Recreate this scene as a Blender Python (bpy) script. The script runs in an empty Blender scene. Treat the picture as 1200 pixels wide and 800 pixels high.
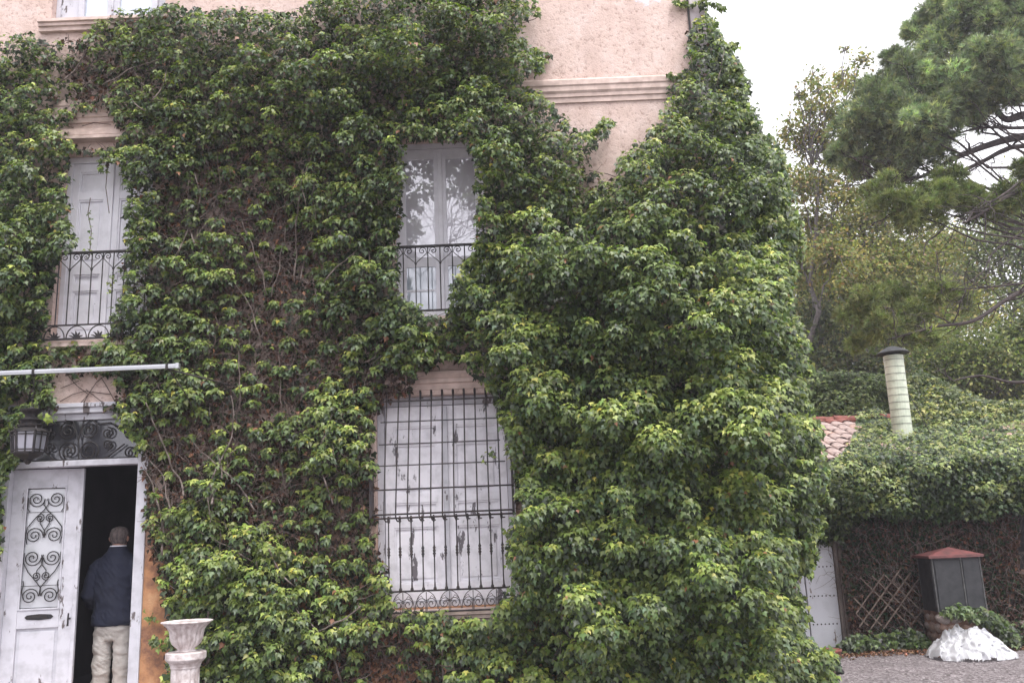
import bpy, bmesh, math, random
import numpy as np
from mathutils import Vector, Matrix, Euler
C = bpy.context
S = C.scene
random.seed(7)
rng = np.random.default_rng(7)
PI = math.pi

# ------------------------------------------------------------------ camera
FPX = 1045.0
PITCH = math.radians(12.4)
ROLL = math.radians(2.35)
CAMZ = 1.6
cp, sp, cr, sr = math.cos(PITCH), math.sin(PITCH), math.cos(ROLL), math.sin(ROLL)
FW = np.array((0, cp, sp)); U0 = np.array((0, -sp, cp)); R0 = np.array((1.0, 0, 0))
RT = cr * R0 - sr * U0
UP = sr * R0 + cr * U0
cam_d = bpy.data.cameras.new('camera')
cam = bpy.data.objects.new('camera', cam_d)
S.collection.objects.link(cam)
cam.matrix_world = Matrix(((RT[0], UP[0], -FW[0], 0), (RT[1], UP[1], -FW[1], 0), (RT[2], UP[2], -FW[2], CAMZ), (0, 0, 0, 1)))
cam_d.sensor_width = 36
cam_d.lens = 36 * FPX / 1200
cam_d.clip_end = 2000
S.camera = cam

def at(u, v, Y):
    """point at depth Y seen at photo pixel (u, v): used to measure real sizes and places"""
    d = FW + (u - 600) / FPX * RT + (400 - v) / FPX * UP
    t = Y / d[1]
    return Vector((d[0] * t, Y, CAMZ + d[2] * t))

def at_np(u, v, Y):
    a = ((u - 600) / FPX)[:, None]; b = ((400 - v) / FPX)[:, None]
    d = FW[None] + a * RT[None] + b * UP[None]
    t = (Y / d[:, 1])[:, None]
    return d * t + np.array((0, 0, CAMZ))[None]

def px_np(P):
    q = P - np.array((0, 0, CAMZ))
    z = q @ FW
    return 600 + FPX * (q @ RT) / z, 400 - FPX * (q @ UP) / z

# ------------------------------------------------------------------ sky, sun, exposure
W = bpy.data.worlds.new('World'); S.world = W; W.use_nodes = True
nt = W.node_tree; nt.nodes.clear()
sky = nt.nodes.new('ShaderNodeTexSky'); sky.sky_type = 'NISHITA'; sky.sun_disc = False
SUN_EL, SUN_AZ = math.radians(66), math.radians(150)
sky.sun_elevation = SUN_EL; sky.sun_rotation = SUN_AZ
sky.air_density = 1.0; sky.dust_density = 6.0; sky.ozone_density = 1.0
hs = nt.nodes.new('ShaderNodeHueSaturation'); hs.inputs['Saturation'].default_value = 0.10
hs.inputs['Value'].default_value = 1.0
mx_ = nt.nodes.new('ShaderNodeMix'); mx_.data_type = 'RGBA'; mx_.inputs[0].default_value = 0.65; mx_.inputs[7].default_value = (7.6, 7.5, 7.9, 1)
bg = nt.nodes.new('ShaderNodeBackground'); bg.inputs['Strength'].default_value = 0.15
out = nt.nodes.new('ShaderNodeOutputWorld')
nt.links.new(sky.outputs[0], hs.inputs['Color']); nt.links.new(hs.outputs[0], mx_.inputs[6]); nt.links.new(mx_.outputs[2], bg.inputs['Color']); nt.links.new(bg.outputs[0], out.inputs['Surface'])
sd = bpy.data.lights.new('sun', 'SUN'); sd.energy = 1.5; sd.angle = math.radians(30); sd.color = (1, 0.97, 0.93)
so = bpy.data.objects.new('sun', sd); S.collection.objects.link(so)
sdir = Vector((math.sin(SUN_AZ) * math.cos(SUN_EL), math.cos(SUN_AZ) * math.cos(SUN_EL), math.sin(SUN_EL)))
so.rotation_euler = sdir.to_track_quat('Z', 'Y').to_euler()
S.view_settings.view_transform = 'Standard'; S.view_settings.look = 'None'
S.view_settings.exposure = 1.08; S.view_settings.gamma = 1.0
S.render.engine = 'CYCLES'
S.cycles.max_bounces = 6; S.cycles.diffuse_bounces = 3; S.cycles.glossy_bounces = 3
S.cycles.transparent_max_bounces = 6

# ------------------------------------------------------------------ materials
def newmat(name):
    m = bpy.data.materials.new(name); m.use_nodes = True
    n = m.node_tree.nodes; n.clear()
    o = n.new('ShaderNodeOutputMaterial'); b = n.new('ShaderNodeBsdfPrincipled')
    m.node_tree.links.new(b.outputs[0], o.inputs['Surface'])
    return m, m.node_tree, b, o

def N(t, typ, **kw):
    n = t.nodes.new(typ)
    for k, v in kw.items():
        if k in n.inputs: n.inputs[k].default_value = v
        else: setattr(n, k, v)
    return n

def ramp(t, src, stops):
    r = t.nodes.new('ShaderNodeValToRGB'); cr_ = r.color_ramp
    while len(cr_.elements) < len(stops): cr_.elements.new(0.5)
    for e, (p, c) in zip(cr_.elements, stops):
        e.position = p; e.color = (*c, 1) if len(c) == 3 else c
    t.links.new(src, r.inputs[0]); return r

def noise(t, scale, detail=6, rough=0.55, vec=None, stretch=None):
    co = t.nodes.new('ShaderNodeTexCoord')
    n = N(t, 'ShaderNodeTexNoise', Scale=scale, Detail=detail, Roughness=rough)
    v = vec or co.outputs['Object']
    if stretch:
        mp = t.nodes.new('ShaderNodeMapping'); mp.inputs['Scale'].default_value = stretch
        t.links.new(v, mp.inputs[0]); v = mp.outputs[0]
    t.links.new(v, n.inputs['Vector'])
    return n

def mix(t, fac, a, b, blend='MIX'):
    m = t.nodes.new('ShaderNodeMix'); m.data_type = 'RGBA'; m.blend_type = blend
    for s, i in ((fac, 0), (a, 6), (b, 7)):
        if hasattr(s, 'links') or hasattr(s, 'is_output'): t.links.new(s, m.inputs[i])
        elif i == 0: m.inputs[0].default_value = s
        else: m.inputs[i].default_value = (*s, 1)
    return m.outputs[2]

def bump(t, b, src, strength, dist=0.01):
    n = N(t, 'ShaderNodeBump', Strength=strength, Distance=dist)
    t.links.new(src, n.inputs['Height']); t.links.new(n.outputs[0], b.inputs['Normal'])

def simple(name, c1, c2=None, scale=20, rough=0.7, bstr=0.2, metal=0.0, stretch=None, bdist=0.01):
    m, t, b, o = newmat(name)
    c2 = c2 or tuple(x * 0.7 for x in c1)
    n = noise(t, scale, stretch=stretch)
    r = ramp(t, n.outputs[0], [(0.35, c2), (0.65, c1)])
    t.links.new(r.outputs[0], b.inputs['Base Color'])
    b.inputs['Roughness'].default_value = rough; b.inputs['Metallic'].default_value = metal
    if bstr: bump(t, b, n.outputs[0], bstr, bdist)
    return m

def peeling(name, white=(0.56, 0.555, 0.61), wood=(0.12, 0.10, 0.10), amount=0.63, grime=0.5):
    m, t, b, o = newmat(name)
    n1 = noise(t, 3.2, 7, 0.62, stretch=(2.6, 2.6, 0.8))
    n2 = noise(t, 40, 4, 0.6, stretch=(3, 3, 0.5))
    n3 = noise(t, 7, 5, 0.6)
    mm = N(t, 'ShaderNodeMath', operation='ADD'); t.links.new(n1.outputs[0], mm.inputs[0])
    m2 = N(t, 'ShaderNodeMath', operation='MULTIPLY'); t.links.new(n2.outputs[0], m2.inputs[0]); m2.inputs[1].default_value = 0.16
    t.links.new(m2.outputs[0], mm.inputs[1])
    rm = ramp(t, mm.outputs[0], [(amount + 0.085, (0, 0, 0)), (amount + 0.10, (1, 1, 1))])
    rg = ramp(t, n3.outputs[0], [(0.3, tuple(w * grime * 1.5 for w in white)), (0.55, white)])
    c = mix(t, rm.outputs[0], rg.outputs[0], wood)
    t.links.new(c, b.inputs['Base Color']); b.inputs['Roughness'].default_value = 0.55
    inv = N(t, 'ShaderNodeMath', operation='SUBTRACT'); inv.inputs[0].default_value = 1; t.links.new(rm.outputs[0], inv.inputs[1])
    bump(t, b, inv.outputs[0], 0.5, 0.004)
    return m

def leafmat(name, rough=0.42, trans=0.25, spec=0.5):
    m, t, b, o = newmat(name)
    a = N(t, 'ShaderNodeAttribute', attribute_name='col')
    t.links.new(a.outputs['Color'], b.inputs['Base Color'])
    b.inputs['Roughness'].default_value = rough
    b.inputs['Specular IOR Level'].default_value = spec
    tr = t.nodes.new('ShaderNodeBsdfTranslucent')
    tc = mix(t, 1.0, a.outputs['Color'], (0.95, 1.25, 0.5), 'MULTIPLY')
    t.links.new(tc, tr.inputs['Color'])
    ms = t.nodes.new('ShaderNodeMixShader'); ms.inputs[0].default_value = trans
    t.links.new(b.outputs[0], ms.inputs[1]); t.links.new(tr.outputs[0], ms.inputs[2])
    t.links.new(ms.outputs[0], o.inputs['Surface'])
    return m

def wallmat():
    m, t, b, o = newmat('pink_render')
    geo = t.nodes.new('ShaderNodeNewGeometry'); sep = t.nodes.new('ShaderNodeSeparateXYZ')
    t.links.new(geo.outputs['Position'], sep.inputs[0])
    big = noise(t, 0.9, 6, 0.6, vec=geo.outputs['Position'])
    fine = noise(t, 26, 7, 0.7, vec=geo.outputs['Position'])
    med = noise(t, 6, 6, 0.65, vec=geo.outputs['Position'])
    drip = noise(t, 2.0, 5, 0.6, vec=geo.outputs['Position'], stretch=(3.0, 3.0, 0.35))
    pink = ramp(t, med.outputs[0], [(0.25, (0.55, 0.415, 0.365)), (0.5, (0.64, 0.495, 0.445)), (0.75, (0.70, 0.57, 0.53))]).outputs[0]
    spk = ramp(t, fine.outputs[0], [(0.34, (0.55, 0.48, 0.45)), (0.47, (1, 1, 1))]).outputs[0]
    pink = mix(t, 0.8, pink, spk, 'MULTIPLY')
    dr = ramp(t, drip.outputs[0], [(0.30, (0.82, 0.79, 0.79)), (0.55, (1, 1, 1))]).outputs[0]
    pink = mix(t, 0.6, pink, dr, 'MULTIPLY')
    orange = ramp(t, med.outputs[0], [(0.32, (0.22, 0.11, 0.075)), (0.52, (0.50, 0.25, 0.125)), (0.7, (0.58, 0.34, 0.19))]).outputs[0]
    # lower storey is painted ochre, the paint change wanders around 1.9 m
    h = N(t, 'ShaderNodeMath', operation='MULTIPLY_ADD'); t.links.new(big.outputs[0], h.inputs[0]); h.inputs[1].default_value = 1.4; t.links.new(sep.outputs['Z'], h.inputs[2])
    hr = N(t, 'ShaderNodeMapRange'); t.links.new(h.outputs[0], hr.inputs[0]); hr.inputs[1].default_value = 2.2; hr.inputs[2].default_value = 2.9
    c = mix(t, hr.outputs[0], orange, pink)
    # bare lime patch where render has come off, high on the right
    wn = N(t, 'ShaderNodeVectorMath', operation='DISTANCE'); t.links.new(geo.outputs['Position'], wn.inputs[0]); wn.inputs[1].default_value = (1.72, 8.9, 7.52)
    wa = N(t, 'ShaderNodeMath', operation='MULTIPLY_ADD'); t.links.new(med.outputs[0], wa.inputs[0]); wa.inputs[1].default_value = 0.7; t.links.new(wn.outputs['Value'], wa.inputs[2])
    wr = ramp(t, wa.outputs[0], [(0.50, (1, 1, 1)), (0.56, (0, 0, 0))]).outputs[0]
    c = mix(t, wr, c, (0.62, 0.64, 0.68))
    t.links.new(c, b.inputs['Base Color']); b.inputs['Roughness'].default_value = 0.9
    bump(t, b, fine.outputs[0], 0.6, 0.02)
    return m

M = {}
M['wall'] = wallmat()
M['mould'] = simple('moulding_plaster', (0.66, 0.52, 0.47), (0.47, 0.36, 0.32), 9, 0.85, 0.3)
M['white'] = peeling('peeling_white_paint', amount=0.60)
M['white_shutter'] = peeling('badly_peeling_shutter_paint', white=(0.84, 0.82, 0.88), wood=(0.15, 0.135, 0.15), amount=0.60)
M['white_clean'] = peeling('dull_white_paint', white=(0.82, 0.81, 0.88), amount=0.72, grime=0.58)
M['white_annex'] = peeling('rust_marked_white_metal', white=(0.64, 0.65, 0.71), wood=(0.2, 0.15, 0.13), amount=0.64, grime=0.6)
M['iron'] = simple('black_iron', (0.018, 0.018, 0.022), (0.035, 0.028, 0.026), 30, 0.55, 0.2, 0.3)
M['rust_iron'] = simple('dark_painted_iron', (0.03, 0.03, 0.036), (0.055, 0.04, 0.035), 25, 0.6, 0.2, 0.2)
M['wood_dark'] = simple('dark_wood', (0.05, 0.035, 0.028), (0.02, 0.015, 0.012), 6, 0.6, 0.1, stretch=(1, 1, 0.2))
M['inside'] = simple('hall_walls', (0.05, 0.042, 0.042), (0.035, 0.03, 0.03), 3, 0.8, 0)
M['alu'] = simple('grey_aluminium', (0.50, 0.51, 0.54), (0.40, 0.41, 0.44), 5, 0.4, 0.05, 0.6, stretch=(0.3, 5, 5))
M['stone'] = simple('weathered_cast_stone', (0.70, 0.64, 0.64), (0.40, 0.33, 0.32), 16, 0.85, 0.5)
M['stem'] = simple('grey_vine_bark', (0.20, 0.165, 0.15), (0.09, 0.065, 0.055), 40, 0.9, 0.3)
M['twig'] = simple('brown_twigs', (0.13, 0.09, 0.075), (0.06, 0.04, 0.035), 30, 0.9, 0.2)
M['bark'] = simple('pine_bark', (0.075, 0.058, 0.055), (0.03, 0.024, 0.024), 14, 0.9, 0.5)
M['bark_grey'] = simple('grey_bark', (0.17, 0.155, 0.15), (0.08, 0.07, 0.07), 14, 0.9, 0.4)
M['leaf'] = leafmat('ivy_leaves')
M['dry'] = leafmat('dry_ivy_leaves', 0.8, 0.1, 0.2)
M['tree_leaf'] = leafmat('tree_leaves', 0.55, 0.35, 0.3)
M['needle'] = leafmat('pine_needles', 0.6, 0.25, 0.25)
M['rusty_pink'] = simple('worn_annex_render', (0.30, 0.17, 0.12), (0.12, 0.07, 0.055), 7, 0.9, 0.5)
M['tile'] = simple('clay_tiles', (0.50, 0.34, 0.28), (0.30, 0.20, 0.17), 12, 0.85, 0.3)
M['tile_red'] = simple('red_ridge_tiles', (0.26, 0.085, 0.065), (0.14, 0.055, 0.045), 12, 0.85, 0.3)
M['redroof'] = simple('red_painted_sheet', (0.19, 0.062, 0.060), (0.10, 0.045, 0.044), 12, 0.55, 0.15)
M['cabinet'] = simple('dark_grey_metal', (0.034, 0.035, 0.039), (0.014, 0.015, 0.018), 9, 0.6, 0.25)
M['flue'] = simple('cream_flue', (0.62, 0.66, 0.54), (0.46, 0.51, 0.41), 9, 0.5, 0.1)
M['pebble'] = simple('grey_pebbles', (0.34, 0.30, 0.31), (0.14, 0.12, 0.125), 3, 0.9, 0)
M['flue_seam'] = simple('flue_seam_metal', (0.36, 0.38, 0.32), (0.22, 0.24, 0.2), 9, 0.5, 0.1)
M['timber'] = simple('grey_timber', (0.27, 0.23, 0.21), (0.13, 0.11, 0.10), 8, 0.85, 0.3, stretch=(3, 3, 0.4))
M['slat'] = simple('trellis_wood', (0.20, 0.155, 0.125), (0.08, 0.055, 0.045), 20, 0.9, 0.2)

def glassmat(name, tint, glossy, rough=0.02):
    m, t, b, o = newmat(name)
    b.inputs['Base Color'].default_value = (*tint, 1); b.inputs['Roughness'].default_value = 0.6
    g = N(t, 'ShaderNodeBsdfGlossy', Roughness=rough); g.inputs['Color'].default_value = (0.95, 0.95, 1, 1)
    nz = noise(t, 2.5, 2); bm_ = N(t, 'ShaderNodeBump', Strength=0.08, Distance=0.01); t.links.new(nz.outputs[0], bm_.inputs['Height']); t.links.new(bm_.outputs[0], g.inputs['Normal'])
    s = t.nodes.new('ShaderNodeMixShader'); s.inputs[0].default_value = glossy
    t.links.new(b.outputs[0], s.inputs[1]); t.links.new(g.outputs[0], s.inputs[2]); t.links.new(s.outputs[0], o.inputs['Surface'])
    return m
M['glass_lit'] = glassmat('old_window_glass_with_pale_lining', (0.66, 0.64, 0.72), 0.24, 0.01)
M['glass_blue'] = glassmat('window_glass_with_blind', (0.42, 0.48, 0.56), 0.25, 0.05)
M['glass_dark'] = glassmat('dark_fanlight_glass', (0.03, 0.03, 0.04), 0.10, 0.15)
M['glass_frost'] = glassmat('frosted_lantern_glass', (0.22, 0.22, 0.27), 0.2, 0.25)
M['glass_white'] = glassmat('white_door_glass', (0.55, 0.56, 0.60), 0.15, 0.15)

# ------------------------------------------------------------------ object helpers
def rootloc(o):
    l = Vector((0, 0, 0))
    while o is not None:
        l = l + o.location; o = o.parent
    return l

class MB:
    def __init__(s): s.v = []; s.f = []
    def add(s, vs, fs):
        n = len(s.v); s.v += [tuple(x) for x in vs]; s.f += [tuple(i + n for i in f) for f in fs]; return s
    def box(s, a, b):
        x0, y0, z0 = (min(a[i], b[i]) for i in range(3)); x1, y1, z1 = (max(a[i], b[i]) for i in range(3))
        return s.add([(x0, y0, z0), (x1, y0, z0), (x1, y1, z0), (x0, y1, z0), (x0, y0, z1), (x1, y0, z1), (x1, y1, z1), (x0, y1, z1)],
                     [(0, 3, 2, 1), (4, 5, 6, 7), (0, 1, 5, 4), (1, 2, 6, 5), (2, 3, 7, 6), (3, 0, 4, 7)])
    def tube(s, pts, r, n=6, caps=True):
        pts = [Vector(p) for p in pts]
        rs = r if isinstance(r, (list, tuple)) else [r] * len(pts)
        base = len(s.v); ref = None
        for i, p in enumerate(pts):
            d = (pts[min(i + 1, len(pts) - 1)] - pts[max(i - 1, 0)])
            d = d.normalized() if d.length > 1e-9 else Vector((0, 0, 1))
            if ref is None: ref = d.orthogonal().normalized()
            a = (ref - d * ref.dot(d))
            a = a.normalized() if a.length > 1e-6 else d.orthogonal().normalized()
            ref = a; b = d.cross(a)
            for k in range(n):
                th = 2 * PI * k / n
                s.v.append(tuple(p + (a * math.cos(th) + b * math.sin(th)) * rs[i]))
        for i in range(len(pts) - 1):
            for k in range(n):
                k2 = (k + 1) % n
                s.f.append((base + i * n + k, base + i * n + k2, base + (i + 1) * n + k2, base + (i + 1) * n + k))
        if caps:
            s.f.append(tuple(base + k for k in range(n))[::-1]); s.f.append(tuple(base + (len(pts) - 1) * n + k for k in range(n)))
        return s
    def lathe(s, c, prof, n=24, flute=None, sy=1.0):
        base = len(s.v); c = Vector(c)
        for j, (r, z) in enumerate(prof):
            for k in range(n):
                th = 2 * PI * k / n
                rr = r * (flute(j, k, th) if flute else 1)
                s.v.append((c.x + rr * math.cos(th), c.y + rr * math.sin(th) * sy, c.z + z))
        for j in range(len(prof) - 1):
            for k in range(n):
                k2 = (k + 1) % n
                s.f.append((base + j * n + k, base + j * n + k2, base + (j + 1) * n + k2, base + (j + 1) * n + k))
        s.f.append(tuple(base + k for k in range(n))[::-1]); s.f.append(tuple(base + (len(prof) - 1) * n + k for k in range(n)))
        return s
    def build(s, name, mat, parent=None, smooth=False, bevel=0.0, **tags):
        off = rootloc(parent) if parent else Vector((0, 0, 0))
        me = bpy.data.meshes.new(name); me.from_pydata([tuple(Vector(v) - off) for v in s.v], [], s.f); me.update()
        me.materials.append(mat)
        o = bpy.data.objects.new(name, me); S.collection.objects.link(o); o.parent = parent
        if smooth:
            for p in me.polygons: p.use_smooth = True
        if bevel:
            b = o.modifiers.new('bevel', 'BEVEL'); b.width = bevel; b.segments = 2; b.limit_method = 'ANGLE'
        for k, v in tags.items(): o[k] = v
        return o

def thing(name, label, cat, loc, group=None):
    o = bpy.data.objects.new(name, None); S.collection.objects.link(o); o.location = loc
    o.empty_display_size = 0.1; o['label'] = label; o['category'] = cat
    if group: o['group'] = group
    return o

def inst(name, me, loc, parent=None, rot=(0, 0, 0), scale=(1, 1, 1)):
    o = bpy.data.objects.new(name, me); S.collection.objects.link(o); o.parent = parent
    o.location = Vector(loc) - (rootloc(parent) if parent else Vector((0, 0, 0))); o.rotation_euler = rot; o.scale = scale
    return o

def spiral(c, R, turns, a0, sgn, n=None, r_end=0.12, Y=0.0):
    n = n or int(14 * turns) + 4; out = []
    for i in range(n + 1):
        t = i / n; rr = R * (1 - t) + R * r_end * t; a = a0 + sgn * 2 * PI * turns * t
        out.append((c[0] + rr * math.cos(a), Y, c[1] + rr * math.sin(a)))
    return out

VG = {}
def vnoise(u, v, cell, seed):
    if seed not in VG: VG[seed] = np.random.default_rng(seed).random((128, 128))
    g = VG[seed]
    x = np.asarray(u) / cell + 37.3; y = np.asarray(v) / cell + 11.7
    xi = np.floor(x).astype(int); yi = np.floor(y).astype(int); fx = x - xi; fy = y - yi
    fx = fx * fx * (3 - 2 * fx); fy = fy * fy * (3 - 2 * fy)
    q = lambda a, b: g[a % 128, b % 128]
    return (q(xi, yi) * (1 - fx) + q(xi + 1, yi) * fx) * (1 - fy) + (q(xi, yi + 1) * (1 - fx) + q(xi + 1, yi + 1) * fx) * fy

def inpoly(u, v, poly):
    ins = np.zeros(len(u), bool); n = len(poly)
    for i in range(n):
        x0, y0 = poly[i]; x1, y1 = poly[(i + 1) % n]
        if y0 == y1: continue
        c = ((y0 > v) != (y1 > v)) & (u < (x1 - x0) * (v - y0) / (y1 - y0) + x0)
        ins ^= c
    return ins

# ------------------------------------------------------------------ leaf meshes
def norm(a): return a / np.maximum(np.linalg.norm(a, axis=1, keepdims=True), 1e-9)
IVY_V = np.array([(0, 0.30, 0.0), (0, 0.02, 0.03), (0.26, -0.10, -0.02), (0.50, 0.26, -0.10), (0.20, 0.46, 0.02), (0, 1.0, -0.16), (-0.20, 0.46, 0.02), (-0.50, 0.26, -0.10), (-0.26, -0.10, -0.02)])
IVY_F = np.array([(0, 1, 2), (0, 2, 3), (0, 3, 4), (0, 4, 5), (0, 5, 6), (0, 6, 7), (0, 7, 8), (0, 8, 1)])
OVAL_V = np.array([(0, 0, 0), (0.26, 0.38, 0.06), (0, 1.0, -0.06), (-0.26, 0.38, 0.06), (0, 0.42, -0.02)])
OVAL_F = np.array([(0, 1, 4), (1, 2, 4), (2, 3, 4), (3, 0, 4)])
DIA_V = np.array([(0, 0, 0), (0.33, 0.45, 0.05), (0, 1.0, 0), (-0.33, 0.45, 0.05)])
DIA_F = np.array([(0, 1, 2), (0, 2, 3)])
CRISP_V = np.array([(0, 0, 0), (0.35, 0.3, 0.25), (0.1, 0.9, -0.1), (-0.3, 0.5, 0.3), (0, 0.4, -0.1)])
CRISP_F = np.array([(0, 1, 4), (1, 2, 4), (2, 3, 4), (3, 0, 4)])

def leaf_mesh(name, mat, P, Nn, T, Sz, col, tv, tf, parent=None, smooth=False, width=None, tags=None):
    off = np.array(rootloc(parent)) if parent else np.zeros(3)
    n = len(P)
    Nn = norm(Nn); T = norm(T - Nn * np.sum(Nn * T, axis=1, keepdims=True)); B = np.cross(T, Nn)
    wd = np.ones(n) if width is None else width
    V = P[:, None, :] - off + Sz[:, None, None] * (tv[None, :, 0:1] * wd[:, None, None] * B[:, None, :] + tv[None, :, 1:2] * T[:, None, :] + tv[None, :, 2:3] * Nn[:, None, :])
    k = len(tv); V = V.reshape(-1, 3)
    F = (tf[None] + (np.arange(n) * k)[:, None, None]).reshape(-1, 3)
    return raw_mesh(name, mat, V, F, np.repeat(col, k, axis=0), parent, tags, smooth)

def raw_mesh(name, mat, V, F, colv=None, parent=None, tags=None, smooth=False):
    me = bpy.data.meshes.new(name)
    me.vertices.add(len(V)); me.vertices.foreach_set('co', V.astype(np.float32).ravel())
    me.loops.add(F.size); me.loops.foreach_set('vertex_index', F.astype(np.int32).ravel())
    me.polygons.add(len(F)); me.polygons.foreach_set('loop_start', np.arange(len(F), dtype=np.int32) * F.shape[1])
    me.polygons.foreach_set('loop_total', np.full(len(F), F.shape[1], np.int32))
    if smooth: me.polygons.foreach_set('use_smooth', np.ones(len(F), bool))
    me.update(calc_edges=True)
    if colv is not None:
        a = me.color_attributes.new('col', 'FLOAT_COLOR', 'POINT')
        c4 = np.ones((len(V), 4), np.float32); c4[:, :3] = colv; a.data.foreach_set('color', c4.ravel())
    me.materials.append(mat)
    o = bpy.data.objects.new(name, me); S.collection.objects.link(o); o.parent = parent
    for k_, v_ in (tags or {}).items(): o[k_] = v_
    return o

def pal(n, cols, wts, jit=0.18):
    cols = np.array(cols); w = np.array(wts, float); w /= w.sum()
    c = cols[rng.choice(len(cols), n, p=w)]
    return np.clip(c * np.exp(rng.normal(0, jit, (n, 1))) * np.exp(rng.normal(0, 0.06, (n, 3))), 0.004, 0.9)
G_OLD_SHADE = (0.028, 0.042, 0.020); G_MID = (0.098, 0.140, 0.040); G_BLU = (0.072, 0.110, 0.054)  # darkest green serves old leaves and painted shade inside the ivy
G_YNG = (0.27, 0.335, 0.078); G_LIM = (0.48, 0.51, 0.14); BR = (0.16, 0.075, 0.045); BR2 = (0.085, 0.048, 0.035); TAN = (0.36, 0.20, 0.13); YEL = (0.42, 0.36, 0.06)

# ------------------------------------------------------------------ ground
D = 8.9
def gravel_mat():
    m, t, b, o = newmat('pinkish_gravel')
    a = noise(t, 55, 5, 0.7); v = t.nodes.new('ShaderNodeTexVoronoi'); v.inputs['Scale'].default_value = 38
    co = t.nodes.new('ShaderNodeTexCoord'); t.links.new(co.outputs['Object'], v.inputs['Vector'])
    c1 = ramp(t, v.outputs['Color'], [(0.2, (0.10, 0.082, 0.085)), (0.5, (0.18, 0.155, 0.16)), (0.85, (0.31, 0.28, 0.29))]).outputs[0]
    c2 = ramp(t, a.outputs[0], [(0.3, (0.6, 0.55, 0.55)), (0.6, (1, 1, 1))]).outputs[0]
    t.links.new(mix(t, 0.8, c1, c2, 'MULTIPLY'), b.inputs['Base Color']); b.inputs['Roughness'].default_value = 0.95
    bump(t, b, v.outputs['Distance'], 0.8, 0.02); return m
M['gravel'] = gravel_mat()
M['earth'] = simple('dark_leafy_earth', (0.10, 0.075, 0.055), (0.05, 0.038, 0.03), 12, 0.95, 0.5)
g = MB()
nx = 40
for i in range(nx):
    for j in range(nx):
        pass
xs = [-400, -60, -12, -4, 4, 12, 60, 400]; ys = [-300, -40, -10, 5, 12, 30, 90, 700]
vs = [(x, y, 0) for y in ys for x in xs]
g.add(vs, [(r * 8 + c, r * 8 + c + 1, (r + 1) * 8 + c + 1, (r + 1) * 8 + c) for r in range(7) for c in range(7)])
g.build('gravel_yard', M['gravel'], kind='structure')
g = MB(); g.add([(-9, 8.35, 0.006), (2.6, 8.35, 0.006), (3.1, 9.1, 0.006), (3.2, 11.9, 0.006), (40, 11.9, 0.006), (40, 60, 0.006), (2.3, 60, 0.006), (2.3, 8.9, 0.006), (-9, 8.9, 0.006)], [(0, 1, 2, 7, 8), (2, 3, 4, 5, 6, 7)])
g.build('planting_bed', M['earth'], kind='structure')
# loose stones lying on the gravel
n = 9000
px_ = rng.uniform(2.2, 9.5, n); py_ = rng.uniform(7.6, 12.0, n); s_ = rng.uniform(0.006, 0.016, n)
oct_v = np.array([(1, 0, 0), (0, 1, 0), (-1, 0, 0), (0, -1, 0), (0, 0, .7), (0, 0, -.4)]); oct_f = np.array([(0, 1, 4), (1, 2, 4), (2, 3, 4), (3, 0, 4)])
an = rng.uniform(0, PI, n)
V = oct_v[None] * s_[:, None, None] * rng.uniform(0.7, 1.3, (n, 6, 1))
V = np.stack([V[..., 0] * np.cos(an)[:, None] - V[..., 1] * np.sin(an)[:, None] + px_[:, None], V[..., 0] * np.sin(an)[:, None] + V[..., 1] * np.cos(an)[:, None] + py_[:, None], V[..., 2] + 0.004], -1).reshape(-1, 3)
F = (oct_f[None] + (np.arange(n) * 6)[:, None, None]).reshape(-1, 3)
raw_mesh('loose_gravel', M['pebble'], V, F, None, None, {'kind': 'stuff', 'label': 'loose pinkish grey pebbles scattered over the yard', 'category': 'gravel'})

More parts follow.
